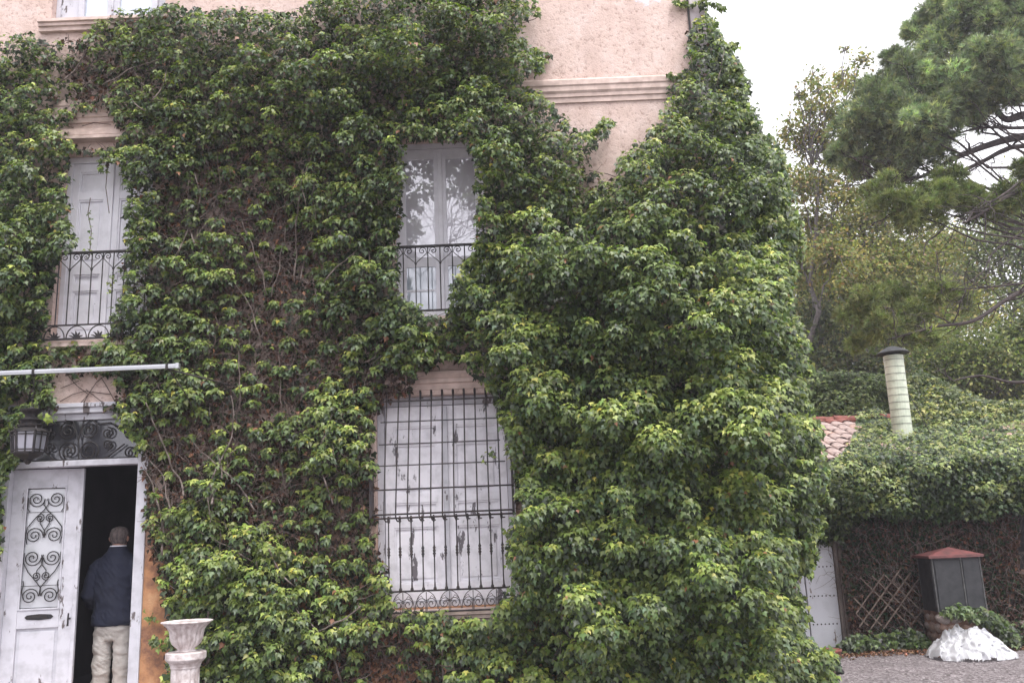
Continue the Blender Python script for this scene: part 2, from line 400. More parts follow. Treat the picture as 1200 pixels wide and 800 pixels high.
# ------------------------------------------------------------------ the villa
H = thing('villa', 'ivy-clad pink rendered villa with white doors, shutters and iron railings', 'house', (-1.0, D, 0))
OPEN = [(-5.06, -3.70, 0.12, 3.06), (-4.74, -3.76, 3.76, 5.83), (-1.19, -0.23, 3.86, 5.84), (-1.40, -0.03, 0.98, 3.04), (-4.99, -3.72, 7.40, 9.0)]
X0, X1, Z0, Z1, TH = -9.0, 2.28, -0.2, 9.6, 0.36
def wall_mesh():
    b = MB()
    xs = sorted({X0, X1} | {o[0] for o in OPEN} | {o[1] for o in OPEN}); zs = sorted({Z0, Z1} | {o[2] for o in OPEN} | {o[3] for o in OPEN})
    op = lambda x, z: any(o[0] < x < o[1] and o[2] < z < o[3] for o in OPEN)
    solid = {}
    for i in range(len(xs) - 1):
        for j in range(len(zs) - 1):
            solid[i, j] = not op((xs[i] + xs[i + 1]) / 2, (zs[j] + zs[j + 1]) / 2)
    for (i, j), s in solid.items():
        x0, x1, z0, z1 = xs[i], xs[i + 1], zs[j], zs[j + 1]
        if s:
            b.add([(x0, D, z0), (x1, D, z0), (x1, D, z1), (x0, D, z1)], [(0, 1, 2, 3)])
            b.add([(x0, D + TH, z0), (x1, D + TH, z0), (x1, D + TH, z1), (x0, D + TH, z1)], [(3, 2, 1, 0)])
        else:
            for (di, dj, q) in ((-1, 0, [(x0, D, z0), (x0, D, z1), (x0, D + TH, z1), (x0, D + TH, z0)]), (1, 0, [(x1, D, z0), (x1, D + TH, z0), (x1, D + TH, z1), (x1, D, z1)]),
                                (0, -1, [(x0, D, z0), (x0, D + TH, z0), (x1, D + TH, z0), (x1, D, z0)]), (0, 1, [(x0, D, z1), (x1, D, z1), (x1, D + TH, z1), (x0, D + TH, z1)])):
                if solid.get((i + di, j + dj), True): b.add(q, [(0, 1, 2, 3)])
    # side and rear walls, top
    yb = D + 9
    b.add([(X1, D, Z0), (X1, yb, Z0), (X1, yb, Z1), (X1, D, Z1)], [(0, 1, 2, 3)])
    b.add([(X0, D, Z0), (X0, yb, Z0), (X0, yb, Z1), (X0, D, Z1)], [(3, 2, 1, 0)])
    b.add([(X0, yb, Z0), (X1, yb, Z0), (X1, yb, Z1), (X0, yb, Z1)], [(3, 2, 1, 0)])
    b.add([(X0, D, Z1), (X1, D, Z1), (X1, yb, Z1), (X0, yb, Z1)], [(0, 1, 2, 3)])
    return b
wall_mesh().build('wall', M['wall'], H)
# hipped tile roof out of frame above
MB().add([(X0 - .4, D - .4, 9.6), (X1 + .4, D - .4, 9.6), (X1 + .4, D + 9.4, 9.6), (X0 - .4, D + 9.4, 9.6), (-5, D + 4.5, 11.5), (-1.5, D + 4.5, 11.5)],
         [(0, 1, 5, 4), (1, 2, 5), (2, 3, 4, 5), (3, 0, 4), (3, 2, 1, 0)]).build('roof', M['tile'], H)
# dark hall seen through the open door
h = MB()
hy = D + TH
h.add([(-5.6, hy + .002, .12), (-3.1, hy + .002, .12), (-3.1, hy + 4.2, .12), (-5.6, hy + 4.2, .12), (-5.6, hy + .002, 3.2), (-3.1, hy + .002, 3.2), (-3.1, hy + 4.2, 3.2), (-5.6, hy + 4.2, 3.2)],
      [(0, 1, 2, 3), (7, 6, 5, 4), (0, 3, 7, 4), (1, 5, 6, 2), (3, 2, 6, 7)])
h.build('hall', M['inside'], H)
MB().box((-4.75, hy + 4.1, .13), (-3.85, hy + 4.16, 2.35)).box((-4.7, hy + 4.07, .2), (-4.34, hy + 4.12, 2.2)).box((-4.27, hy + 4.07, .2), (-3.9, hy + 4.12, 2.2)).build('inner_door', M['wood_dark'], H)
# dark rooms behind the windows
for (a, b_, c, d) in OPEN[1:]:
    pass

def moulding(x0, x1, z0, prof, name, mat=None, ends=True):
    """prof: (out, z) outline points going up the face"""
    b = MB(); n = len(prof)
    vs = [(x, D - o, z0 + z) for x in (x0, x1) for (o, z) in prof]
    b.add(vs, [(i, n + i, n + i + 1, i + 1) for i in range(n - 1)])
    if ends: b.add(vs, [tuple(range(n)), tuple(range(n, 2 * n))[::-1]])
    return b.build(name, mat or M['mould'], H)
moulding(X0, 2.09, 6.17, [(-.01, 0), (.018, .0), (.018, .055), (.032, .062), (.032, .10), (.05, .125), (.05, .175), (.062, .19), (.062, .245), (.03, .275), (-.01, .285)], 'string_course')
moulding(-4.88, -3.6, 5.94, [(-.01, 0), (.12, 0), (.12, .035), (.07, .036), (.07, .05), (.095, .052), (.095, .085), (.045, .086), (.045, .10), (.06, .102), (.06, .14), (.02, .142), (.02, .17), (-.01, .175)], 'window_hood')
moulding(-1.40, 0.05, 3.09, [(-.01, 0), (.015, 0), (.015, .06), (.045, .068), (.045, .105), (.03, .112), (.055, .15), (.055, .18), (-.01, .20)], 'window_hood')
moulding(-5.09, -3.66, 7.27, [(-.01, 0), (.05, 0), (.05, .045), (.075, .05), (.075, .085), (.10, .09), (.10, .125), (-.01, .13)], 'window_sill')
moulding(-1.45, 0.05, 0.80, [(-.01, 0), (.03, 0), (.03, .06), (.055, .07), (.055, .10), (.085, .11), (.085, .155), (-.01, .17)], 'window_sill')
moulding(-1.3, -0.12, 3.74, [(-.01, 0), (.05, 0), (.05, .05), (.075, .06), (.075, .10), (-.01, .11)], 'window_sill')
moulding(-5.0, -3.55, 3.60, [(-.01, 0), (.04, 0), (.04, .05), (.12, .07), (.12, .11), (-.01, .12)], 'balcony_slab')
MB().tube([(2.105, D - .02, 5.6), (2.10, D - .022, 7.0), (2.095, D - .02, 9.5)], 0.011, 6).build('cable', M['iron'], H)
MB().box((2.12, D - 0.012, 2.0), (2.283, D + .2, 9.55)).build('corner_strip', simple('pale_mauve_render', (0.50, 0.45, 0.47), (0.36, 0.31, 0.33), 14, 0.9, 0.4), H)

# ---- top left window: frame, two panes, pale blue blind behind
f = MB()
fy = D + .09
f.box((-4.99, fy, 7.40), (-4.94, fy + .06, 9)).box((-3.77, fy, 7.40), (-3.72, fy + .06, 9)).box((-4.94, fy, 7.40), (-3.77, fy + .06, 7.455))
f.box((-4.73, fy - .02, 7.455), (-4.665, fy + .05, 9)).box((-4.40, fy - .02, 7.455), (-4.335, fy + .05, 9)).box((-4.333, fy - .015, 7.455), (-4.27, fy + .055, 9)).box((-3.9, fy - .02, 7.455), (-3.84, fy + .05, 9))
wf = f.build('window_frame', M['white'], H, bevel=.004)
for a, b_ in ((-4.665, -4.40), (-4.27, -3.90)):
    MB().box((a, fy + .01, 7.456), (b_, fy + .018, 9)).build('pane', M['glass_blue'], wf)
MB().box((-4.94, fy + .02, 7.456), (-4.73, fy + .04, 9)).build('side_board', M['white'], wf)
MB().box((-3.84, fy + .02, 7.456), (-3.77, fy + .04, 9)).build('side_board', M['white'], wf)

# ---- panelled leaf helper (door and shutter leaves)
def leaf_panelled(name, x0, x1, z0, z1, y, mat, panels, stile=.07, th=.04, parent=None):
    """panels: (za, zb) vertical extents; rails fill what is left"""
    b = MB()
    b.box((x0, y, z0), (x0 + stile, y + th, z1)); b.box((x1 - stile, y, z0), (x1, y + th, z1))
    e = sorted(panels); zz = z0
    for (a, c) in e:
        b.box((x0 + stile, y + .001, zz), (x1 - stile, y + th, a)); zz = c
    b.box((x0 + stile, y + .001, zz), (x1 - stile, y + th, z1))
    o = b.build(name, mat, parent or H, bevel=.004)
    for (a, c) in e:
        p = MB(); m_ = .018; xa, xb = x0 + stile, x1 - stile
        # moulding strip round the panel, then the raised field
        for q in (((xa, y + .008, a), (xa + m_, y + .028, c)), ((xb - m_, y + .008, a), (xb, y + .028, c)), ((xa + m_, y + .008, a), (xb - m_, y + .028, a + m_)), ((xa + m_, y + .008, c - m_), (xb - m_, y + .028, c))):
            p.box(*q)
        p.box((xa + m_, y + .024, a + m_), (xb - m_, y + .034, c - m_))
        if c - a > .3 and xb - xa > .16: p.box((xa + m_ + .03, y + .014, a + m_ + .03), (xb - m_ - .03, y + .026, c - m_ - .03))
        p.build('panel', mat, o, bevel=.003)
    return o

# ---- balcony french window (left, first floor)
fy = D + .12
MB().box((-4.74, fy, 5.76), (-3.76, fy + .07, 5.83)).box((-4.74, fy, 3.76), (-4.69, fy + .07, 5.76)).box((-3.81, fy, 3.76), (-3.76, fy + .07, 5.76)).build('window_frame', M['white_clean'], H, bevel=.004)
for x0, x1 in ((-4.69, -4.262), (-4.248, -3.81)):
    leaf_panelled('shutter', x0, x1, 3.77, 5.755, fy + .015, M['white_clean'], [(3.86, 4.32), (4.40, 4.50), (4.62, 5.34), (5.42, 5.66)], stile=.075)
MB().box((-4.275, fy - .005, 3.78), (-4.235, fy + .013, 5.75)).build('cover_strip', M['white_clean'], H, bevel=.005)

# ---- glazed window (first floor, right)
fy = D + .15
MB().box((-1.19, fy, 5.78), (-.23, fy + .07, 5.84)).box((-1.19, fy, 3.86), (-1.14, fy + .07, 5.78)).box((-.28, fy, 3.86), (-.23, fy + .07, 5.78)).build('window_frame', M['white_clean'], H, bevel=.004)
for x0, x1 in ((-1.14, -.722), (-.70, -.28)):
    b = MB(); y = fy + .01; st = .055
    b.box((x0, y, 3.87), (x0 + st, y + .04, 5.775)).box((x1 - st, y, 3.87), (x1, y + .04, 5.775))
    for za, zb in ((3.87, 3.95), (4.44, 4.545), (5.66, 5.775)): b.box((x0 + st, y + .001, za), (x1 - st, y + .04, zb))
    o = b.build('casement', M['white_clean'], H, bevel=.004)
    MB().box((x0 + st, y + .018, 4.545), (x1 - st, y + .024, 5.66)).build('pane', M['glass_lit'], o)
    MB().box((x0 + st, y + .012, 3.95), (x1 - st, y + .02, 4.44)).build('pane', M['glass_blue'], o)
    MB().box((x0 + st, y + .004, 4.17), (x1 - st, y + .0115, 4.19)).build('glazing_bar', M['white_clean'], o)
MB().box((-.735, fy - .008, 3.88), (-.685, fy + .012, 5.77)).build('cover_strip', M['white_clean'], H, bevel=.005)

# ---- ground floor window shutters
fy = D + .10
MB().box((-1.40, fy, 2.95), (-.03, fy + .07, 3.04)).box((-1.40, fy, .98), (-1.33, fy + .07, 2.95)).box((-.10, fy, .98), (-.03, fy + .07, 2.95)).box((-1.33, fy, .98), (-.10, fy + .07, 1.03)).build('window_frame', M['white'], H, bevel=.004)
for x0, x1 in ((-1.325, -.722), (-.708, -.105)):
    leaf_panelled('shutter', x0, x1, 1.035, 2.945, fy + .015, M['white_shutter'], [(1.20, 1.74), (1.82, 1.98), (2.06, 2.56), (2.64, 2.74)], stile=.085)
MB().box((-.745, fy - .01, 1.04), (-.69, fy + .012, 2.94)).build('cover_strip', M['white'], H, bevel=.006)

# ---- grille over the ground floor window: bellied upper cage, straight lower bars, scroll frieze
GR = thing('tmp', 'x', 'x', (0, 0, 0)); bpy.data.objects.remove(GR)
def ydepth(z):                                   # how far the cage stands off the wall
    t = min(max((3.0 - z) / 1.13, 0), 1)
    return D - .035 - .20 * t ** 0.8
b = MB()
def rail(v, ua, ub, dy=0, r=.008, uaw=None):
    z = at(520, v + 0.0, D).z
    y = ydepth(z) + dy
    pa = at(ua, v + (520 - ua) * .041, y); pb = at(ub, v + (520 - ub) * .041, y)
    z = at(520, v, y).z
    pts = [(pa.x, y, z), (pb.x, y, z)]
    if uaw is not None:
        pts = [(pa.x, D + .02, z)] + pts + [(pb.x, D + .02, z)]
    b.tube(pts, r, 4)
rail(468, 447, 583, r=.011)
rail(492, 446, 584); rail(518, 444, 586); rail(543, 440, 592); rail(571, 434, 600, uaw=1)
rail(600, 436, 600, r=.009, uaw=1); rail(604.5, 438, 601, r=.009, uaw=1)
YL = D - .11
def lz(v): return at(524, v, YL).z
for v in (690.5, 715.5):
    pa = at(456, v, YL).x; pb = at(597, v, YL).x
    b.tube([(pa, D + .05, lz(v)), (pa, YL, lz(v)), (pb, YL, lz(v)), (pb, D + .05, lz(v))], .009, 4)
grille = b.build('window_grille', M['rust_iron'], H)
for s_, u0 in ((-1, 435), (1, 601)):              # flat side posts of the cage
    x = at(u0, 573, D - .1).x
    MB().box((x - .012, D - .16, 1.84), (x + .012, D - .01, 2.42)).build('side_plate', M['rust_iron'], grille)
topu = np.linspace(454.8, 582.5, 11) + 0; botu = np.linspace(450.2, 587.2, 11)
for k in range(11):
    xt = at(topu[k] - 1.3 if k == 0 else topu[k], 480, ydepth(2.95)).x; xb = at(botu[k], 600, ydepth(1.9)).x
    pts = []
    for i in range(13):
        z = 3.05 - (3.05 - 1.86) * i / 12
        y = ydepth(z); t = i / 12
        pts.append((xt * (1 - t) + xb * t, y - .012, z))
    pts = [(pts[0][0], pts[0][1] - .03, 3.075)] + pts
    pts += [(xb, pts[-1][1] + .015, 1.825), (xb + .008, pts[-1][1] + .05, 1.80), (xb + .03, YL, 1.80)]
    MB().tube(pts, [.012, .013] + [.0075] * (len(pts) - 2), 5).build('bar', M['rust_iron'], grille)
lowu = np.linspace(455.5, 588.8, 11)
for k in range(11):
    x = at(lowu[k], 640, YL).x
    zt, zb = lz(602), lz(690.5); zm = lz(644)
    prof = [(.0075, zb), (.016, zb + .004), (.016, zb + .02), (.009, zb + .035), (.008, zb + .06), (.0065, zb + .08), (.0065, zm - .06), (.010, zm - .055), (.010, zm - .04), (.017, zm - .028), (.010, zm - .016), (.014, zm - .006), (.014, zm + .006), (.010, zm + .016), (.016, zm + .028), (.010, zm + .04), (.0065, zm + .055), (.0065, zt - .07), (.012, zt - .05), (.014, zt - .03), (.009, zt)]
    MB().lathe((x, YL, 0), prof, 7).build('bar', M['rust_iron'], grille, smooth=True)
zA, zB = lz(692), lz(714); wA = (at(597, 700, YL).x - at(456, 700, YL).x)
x00 = at(456, 700, YL).x + .02; pitch = (wA - .03) / 5
for k in range(5):
    cx = x00 + pitch * (k + .5); b = MB(); hgt = zA - zB
    pts = [(cx + pitch * .48 * math.cos(a), YL, zB + .01 + hgt * .98 * math.sin(a)) for a in np.linspace(0, PI, 15)]
    b.tube(pts, .0045, 4)
    for s_ in (-1, 1):
        sc_ = spiral((cx + s_ * pitch * .22, zB + hgt * .36), hgt * .33, 1.6, PI / 2 + s_ * PI / 2.2, -s_, Y=YL)
        b.tube(sc_, .0045, 4)
        b.tube([(cx + s_ * pitch * .04, YL, zB), (cx + s_ * pitch * .06, YL, zB + hgt * .5), (cx + s_ * pitch * .22, YL, zB + hgt * .80), (cx + s_ * pitch * .38, YL, zB + hgt * .62)], .0035, 4)
    b.tube([(cx, YL, zB), (cx, YL, zA)], .005, 4)
    b.build('scroll', M['rust_iron'], grille)

# ---- railings across the two first floor windows
def railing(x0, x1, z0, zt, y, nb, scroll_h=.10, low=True, side=True):
    b = MB()
    b.box((x0, y - .02, zt - .012), (x1, y + .02, zt + .006)); b.box((x0, y - .008, zt - scroll_h - .012), (x1, y + .008, zt - scroll_h - .002)) if False else None
    if low: b.box((x0, y - .012, z0 + .145), (x1, y + .012, z0 + .157))
    b.box((x0, y - .018, z0), (x1, y + .018, z0 + .014))
    for x in (x0, x1): b.box((x - .006, y, z0), (x + .006, D + .02, z0 + .014)).box((x - .006, y, zt - .012), (x + .006, D + .02, zt))
    for x in (x0, x1): b.box((x - .006, y - .006, z0 + .01), (x + .006, y + .006, zt - .01))
    r = b.build('balcony_railing', M['iron'], H)
    p = (x1 - x0) / nb
    zb = z0 + (.155 if low else .01)
    for k in range(1, nb):
        x = x0 + k * p
        MB().tube([(x, y, zb), (x, y, zt - .01)], .0065, 5).build('bar', M['iron'], r)
    for k in range(nb // 2 + 1):
        x = x0 + (2 * k) * p; b = MB()
        for s_ in (-1, 1):
            c = (x + s_ * p * .55, zt - .052)
            b.tube([(x, y, zt - .21), (x + s_ * p * .12, y, zt - .17), (x + s_ * p * .7, y, zt - .105), (x + s_ * p * .93, y, zt - .075)] + spiral(c, .042, 1.5, -.4 if s_ > 0 else PI + .4, s_, Y=y)[1:], .005, 4)
        b.build('scroll', M['iron'], r)
    if low:
        n = nb // 2
        pp = (x1 - x0) / n
        for k in range(n):
            cx = x0 + pp * (k + .5); b = MB()
            b.tube([(cx + pp * .46 * math.cos(a), y, z0 + .015 + .125 * math.sin(a)) for a in np.linspace(0, PI, 11)], .006, 4)
            for a in (20, 55, 90, 125, 160):
                aa = math.radians(a); b.tube([(cx, y, z0 + .015), (cx + .05 * math.cos(aa), y - .006, z0 + .015 + .05 * math.sin(aa)), (cx + .075 * math.cos(aa + .15), y, z0 + .015 + .07 * math.sin(aa))], [.012, .01, .004], 4)
            b.build('rosette', M['iron'], r)
    return r
railing(-4.97, -3.62, 3.735, 4.655, D - .13, 12)
railing(-1.22, -0.20, 3.90, 4.60, D - .05, 8, low=False)

# ---- front door
dj = D + .03
f = MB()
f.box((-3.765, D - .02, .15), (-3.66, D + .14, 3.0)).box((-5.12, D - .02, .15), (-5.03, D + .14, 3.0))
f.box((-5.03, D - .012, 2.47), (-3.765, D + .12, 2.53)).box((-5.12, D - .03, 3.0), (-3.66, D + .14, 3.055)).box((-5.12, D - .05, 3.055), (-3.66, D + .10, 3.10))
f.box((-5.03, D + .02, 2.935), (-3.765, D + .10, 2.998))
df = f.build('door_frame', M['white'], H, bevel=.006)
MB().box((-5.03, D + .07, 2.53), (-3.765, D + .078, 2.935)).build('pane', M['glass_dark'], df)
fan = MB().box((-5.03, D + .02, 2.532), (-3.765, D + .03, 2.545)).build('fanlight_grille', M['iron'], H)
ty = D + .03
def tr(u, v): p = at(u, v, ty); return (p.x, p.z)
for (u, v, R, a0, sg, tn) in ((80, 505, .095, PI / 2, 1, 2.2), (104, 503, .10, PI / 2, -1, 2.2), (80, 528, .10, -PI / 2, -1, 2.2), (104, 528, .11, -PI / 2, 1, 2.3), (126, 507, .06, PI / 2, -1, 1.8), (126, 521, .055, -PI / 2, 1, 1.8),
                              (59, 525, .06, -PI / 2, -1, 1.8), (60, 509, .055, PI / 2, 1, 1.8), (152, 530, .07, -PI / 2, 1, 1.8), (28, 532, .07, PI / 2, 1, 1.8), (152, 508, .06, PI / 2, -1, 1.8)):
    c = tr(u, v)
    MB().tube(spiral(c, R, tn, a0, sg, Y=ty), .0085, 5).build('scroll', M['iron'], fan)
b = MB()
for pts in (((48, 524), (62, 538), (75, 541)), ((110, 541), (125, 536), (146, 520)), ((92, 541), (92, 515), (98, 494), (108, 489)), ((92, 515), (86, 494), (76, 492)), ((66, 497), (52, 500), (44, 512), (20, 520)), ((114, 497), (130, 495), (150, 510), (163, 515))):
    b.tube([(tr(*q)[0], ty, tr(*q)[1]) for q in pts], .008, 5)
b.build('scroll', M['iron'], fan)
# left leaf swung slightly inward on its left hinge
lw, lz0, lz1 = .66, .17, 2.462
leaf = MB()
ang = math.radians(10)
hx, hy_ = -5.028, D + .05
ca, sa = math.cos(ang), math.sin(ang)
def LP(x, y, z): return (hx + x * ca - y * sa, hy_ + x * sa + y * ca, z)
def lbox(b, p, q):
    x0, y0, z0 = p; x1, y1, z1 = q
    return b.add([LP(x0, y0, z0), LP(x1, y0, z0), LP(x1, y1, z0), LP(x0, y1, z0), LP(x0, y0, z1), LP(x1, y0, z1), LP(x1, y1, z1), LP(x0, y1, z1)],
                 [(0, 3, 2, 1), (4, 5, 6, 7), (0, 1, 5, 4), (1, 2, 6, 5), (2, 3, 7, 6), (3, 0, 4, 7)])
gx0, gx1 = .125, .505; gz0, gz1 = 1.10, 2.29
for q in (((0, 0, lz0), (gx0, .05, lz1)), ((gx1, 0, lz0), (lw, .05, lz1)), ((gx0, .001, gz1), (gx1, .05, lz1)), ((gx0, .001, .93), (gx1, .05, gz0)), ((gx0, .001, lz0), (gx1, .05, .34))): lbox(leaf, *q)
for q in (((gx0, -.008, gz0), (gx0 + .016, .02, gz1)), ((gx1 - .016, -.008, gz0), (gx1, .02, gz1)), ((gx0 + .016, -.008, gz1 - .016), (gx1 - .016, .02, gz1)), ((gx0 + .016, -.008, gz0), (gx1 - .016, .02, gz0 + .016)), ((.625, -.012, lz0), (.662, 0, lz1))): lbox(leaf, *q)
dl = leaf.build('front_door', M['white'], H, bevel=.004)
p = MB(); lbox(p, (gx0, .022, .34), (gx1, .04, .93)); lbox(p, (gx0 + .03, .012, .37), (gx1 - .03, .021, .90)); p.build('panel', M['white'], dl, bevel=.004)
p = MB(); lbox(p, (gx0, .03, gz0), (gx1, .036, gz1)); p.build('pane', M['glass_white'], dl)
p = MB(); cx_ = .325; zz_ = 1.035
p.add([LP(cx_ + a, -.006, zz_ + c) for a, c in ((-.13, 0), (-.11, .02), (-.06, .024), (0, .028), (.06, .024), (.11, .02), (.13, 0), (.11, -.02), (.06, -.024), (0, -.028), (-.06, -.024), (-.11, -.02))] + [LP(cx_ + a, .001, zz_ + c) for a, c in ((-.13, 0), (-.11, .02), (-.06, .024), (0, .028), (.06, .024), (.11, .02), (.13, 0), (.11, -.02), (.06, -.024), (0, -.028), (-.06, -.024), (-.11, -.02))],
      [tuple(range(12))] + [(i, (i + 1) % 12, 12 + (i + 1) % 12, 12 + i) for i in range(12)])
lbox(p, (cx_ - .09, -.012, zz_ - .010), (cx_ + .09, -.005, zz_ + .010)); p.build('letter_slot', M['iron'], dl)
p = MB(); lbox(p, (.60, -.05, 1.0), (.615, 0, 1.015)); p.tube([LP(.607, -.05, 1.06), LP(.607, -.06, 1.0), LP(.607, -.05, .94)], .008, 5); p.build('handle', M['iron'], dl)
gw, gh = gx1 - gx0 - .03, gz1 - gz0 - .03
def GP(s, t): return LP(gx0 + .015 + s * gw, .008, gz1 - .015 - t * gh)
def gsp(s, t, R, a0, sg, tn=2.1):
    pts = spiral((0, 0), R, tn, a0, sg)
    c = (gx0 + .015 + s * gw, gz1 - .015 - t * gh)
    return [LP(c[0] + q[0], .008, c[1] + q[2]) for q in pts]
big = gw * .225; sm = gw * .12
for s_, si in ((.24, 1), (.76, -1)):
    for (t, R, a0, sg) in ((.095, big, 0, -1), (.40, big * 1.02, 0, 1), (.585, big * 1.02, 0, -1), (.90, big, 0, 1)):
        a = a0 if si > 0 else PI; sgg = sg * si
        MB().tube(gsp(s_, t, R, a, sgg), .0055, 5).build('scroll', M['iron'], dl)
    ss = .5 + (s_ - .5) * .5
    for (t, sg) in ((.255, 1), (.735, -1)):
        MB().tube(gsp(ss, t, sm, PI / 2 * (1 if sg > 0 else -1), -sg * si, 1.7), .005, 5).build('scroll', M['iron'], dl)
b = MB()
for s0 in (0, 1):
    q = lambda s: s if s0 == 0 else 1 - s
    for pts in (((.46, .09), (.44, .14), (.55, .19), (.75, .25), (.95, .33), (.99, .40), (.93, .47)), ((.98, .54), (.99, .62), (.85, .70), (.6, .79), (.5, .83), (.48, .90)), ((.10, .93), (.02, .86), (.06, .80), (.04, .77)), ((.38, .255), (.38, .30), (.5, .36), (.52, .42)), ((.52, .56), (.5, .64), (.38, .69), (.38, .735)), ((.02, .08), (.02, .17), (.08, .2))):
        b.tube([GP(q(s), t) for s, t in pts], .005, 5)
for t in (.005, .205, .815, .995): b.tube([GP(.0, t), GP(1, t)], .004, 4)
for s in (.0, 1): b.tube([GP(s, .0), GP(s, 1)], .004, 4)
b.build('door_grille', M['iron'], dl)
# right leaf folded back into the hall
rl = MB().box((-3.80, D + .12, .17), (-3.77, D + .76, 2.46))
rl.build('front_door', M['white'], H, bevel=.004)
MB().box((-5.3, D - .45, 0), (-3.5, D + .4, .10)).build('door_step', M['stone'], H, bevel=.01)

# corner lamp
lp = at(866, 133, D + .3)
L = thing('wall_lamp', 'small white-topped lamp poking from the ivy near the upper right corner', 'lamp', (2.28, D + .3, lp.z))
MB().tube([(2.28, D + .3, lp.z - .01), (lp.x, D + .3, lp.z - .015)], .012, 6).build('bracket', M['iron'], L)
MB().lathe((lp.x, D + .3, lp.z), [(.02, .055), (.05, .045), (.085, .0), (.09, -.005)][::-1], 14).build('shade', M['white_clean'], L, smooth=True)
MB().lathe((lp.x, D + .3, lp.z - .1), [(.025, 0), (.045, .03), (.045, .09)], 12).build('bulb', M['glass_frost'], L, smooth=True)

# ------------------------------------------------------------------ awning tube, lantern
AY = 8.3
pa, pb = at(-60, 440, AY), at(208, 429, AY)
zt = (at(0, 437, AY).z + pb.z) / 2
A = thing('awning_frame', 'long grey metal awning tube above the front door with thin folded arm', 'awning frame', (pa.x, AY, zt))
b = MB(); b.box((pa.x - .8, AY - .02, zt - .022), (pb.x, AY + .02, zt + .02)); b.box((pa.x - .8, AY - .024, zt - .006), (pb.x - .001, AY - .0195, zt + .006)); b.build('tube', M['alu'], A, bevel=.006)
MB().box((pb.x - .012, AY - .026, zt - .028), (pb.x + .02, AY + .026, zt + .026)).build('end_cap', M['alu'], A, bevel=.004)
for u in (40, 196):
    x = at(u, 436, AY).x; MB().box((x - .012, AY - .028, zt - .034), (x + .012, AY + .028, zt + .028)).build('clamp', M['iron'], A, bevel=.003)
x = at(198, 436, AY).x
e = at(272, 442, D - .25)
MB().tube([(x, AY, zt - .03), (x + .3, AY + .2, zt - .10), (e.x, D - .02, zt - .13)], .009, 6).build('arm', M['rust_iron'], A)
e2 = at(234, 500, D - .1)
MB().tube([(x, AY, zt - .03), (x + .1, AY + .2, zt - .25), (e2.x, D - .05, e2.z)], .006, 5).build('arm', M['rust_iron'], A)
MB().tube([(pa.x - .7, AY, zt), (pa.x - .7, D, zt + .2)], .015, 6).build('arm', M['rust_iron'], A)

LX = at(34, 520, AY).x; ztop, zb_ = at(34, 480, AY).z, at(33, 540, AY).z
LT = thing('hanging_lantern', 'black iron lantern with frosted panes hanging left of the fanlight', 'lantern', (LX, AY, zb_))
b = MB(); xh = at(40, 445, AY).x
nlk = 8
for i in range(nlk):
    z = zt - .03 + (ztop + .02 - zt + .03) * (i + .5) / nlk
    r_ = (zt - .03 - ztop) / nlk * .62; xx = xh + (LX - xh) * (i + .5) / nlk
    pts = [(xx + .008 * math.cos(a), AY, z + r_ * math.sin(a)) if i % 2 else (xx, AY + .008 * math.cos(a), z + r_ * math.sin(a)) for a in np.linspace(0, 2 * PI, 9)]
    b.tube(pts, .0022, 4, caps=False)
b.build('chain', M['iron'], LT)
hh = ztop - zb_
b = MB()
b.lathe((LX, AY, zb_), [(.168, hh * .55), (.165, hh * .57), (.12, hh * .62), (.095, hh * .64), (.105, hh * .66), (.11, hh * .70), (.085, hh * .72), (.09, hh * .75), (.11, hh * .79), (.07, hh * .82), (.05, hh * .86), (.055, hh * .90), (.095, hh * .97), (.10, hh * 1.0), (.04, hh * 1.01), (.02, hh * 1.05)], 12)
b.build('crown', M['iron'], LT)
b = MB()
b.lathe((LX, AY, zb_), [(.015, -.03), (.03, -.015), (.05, hh * .03), (.10, hh * .08), (.135, hh * .12), (.14, hh * .16)], 6)
for k in range(6):
    a = PI / 3 * k + .25; a2 = a + PI / 3; am = a + PI / 6
    q = lambda aa, r, z: (LX + r * math.cos(aa), AY + r * math.sin(aa), zb_ + hh * z)
    b.tube([q(a, .140, .15), q(a, .160, .56)], .012, 4)
    b.tube([q(am, .125, .16), q(am, .142, .55)], .006, 4)
    for zz_, r_ in ((.16, .14), (.21, .142), (.50, .157), (.555, .16)): b.tube([q(a, r_, zz_), q(a2, r_, zz_)], .007, 4)
    b.tube([q(a, .16, .555), q(a, .182, .58), (q(a, .175, .63))], .007, 4)
b.build('frame', M['iron'], LT)
for k in range(6):
    a = PI / 3 * k + .25; a2 = a + PI / 3; r0, r1 = .132, .151
    MB().add([q(a, r0, .16), q(a2, r0, .16), q(a2, r1, .555), q(a, r1, .555)], [(0, 1, 2, 3)]).build('pane', M['glass_frost'], LT)

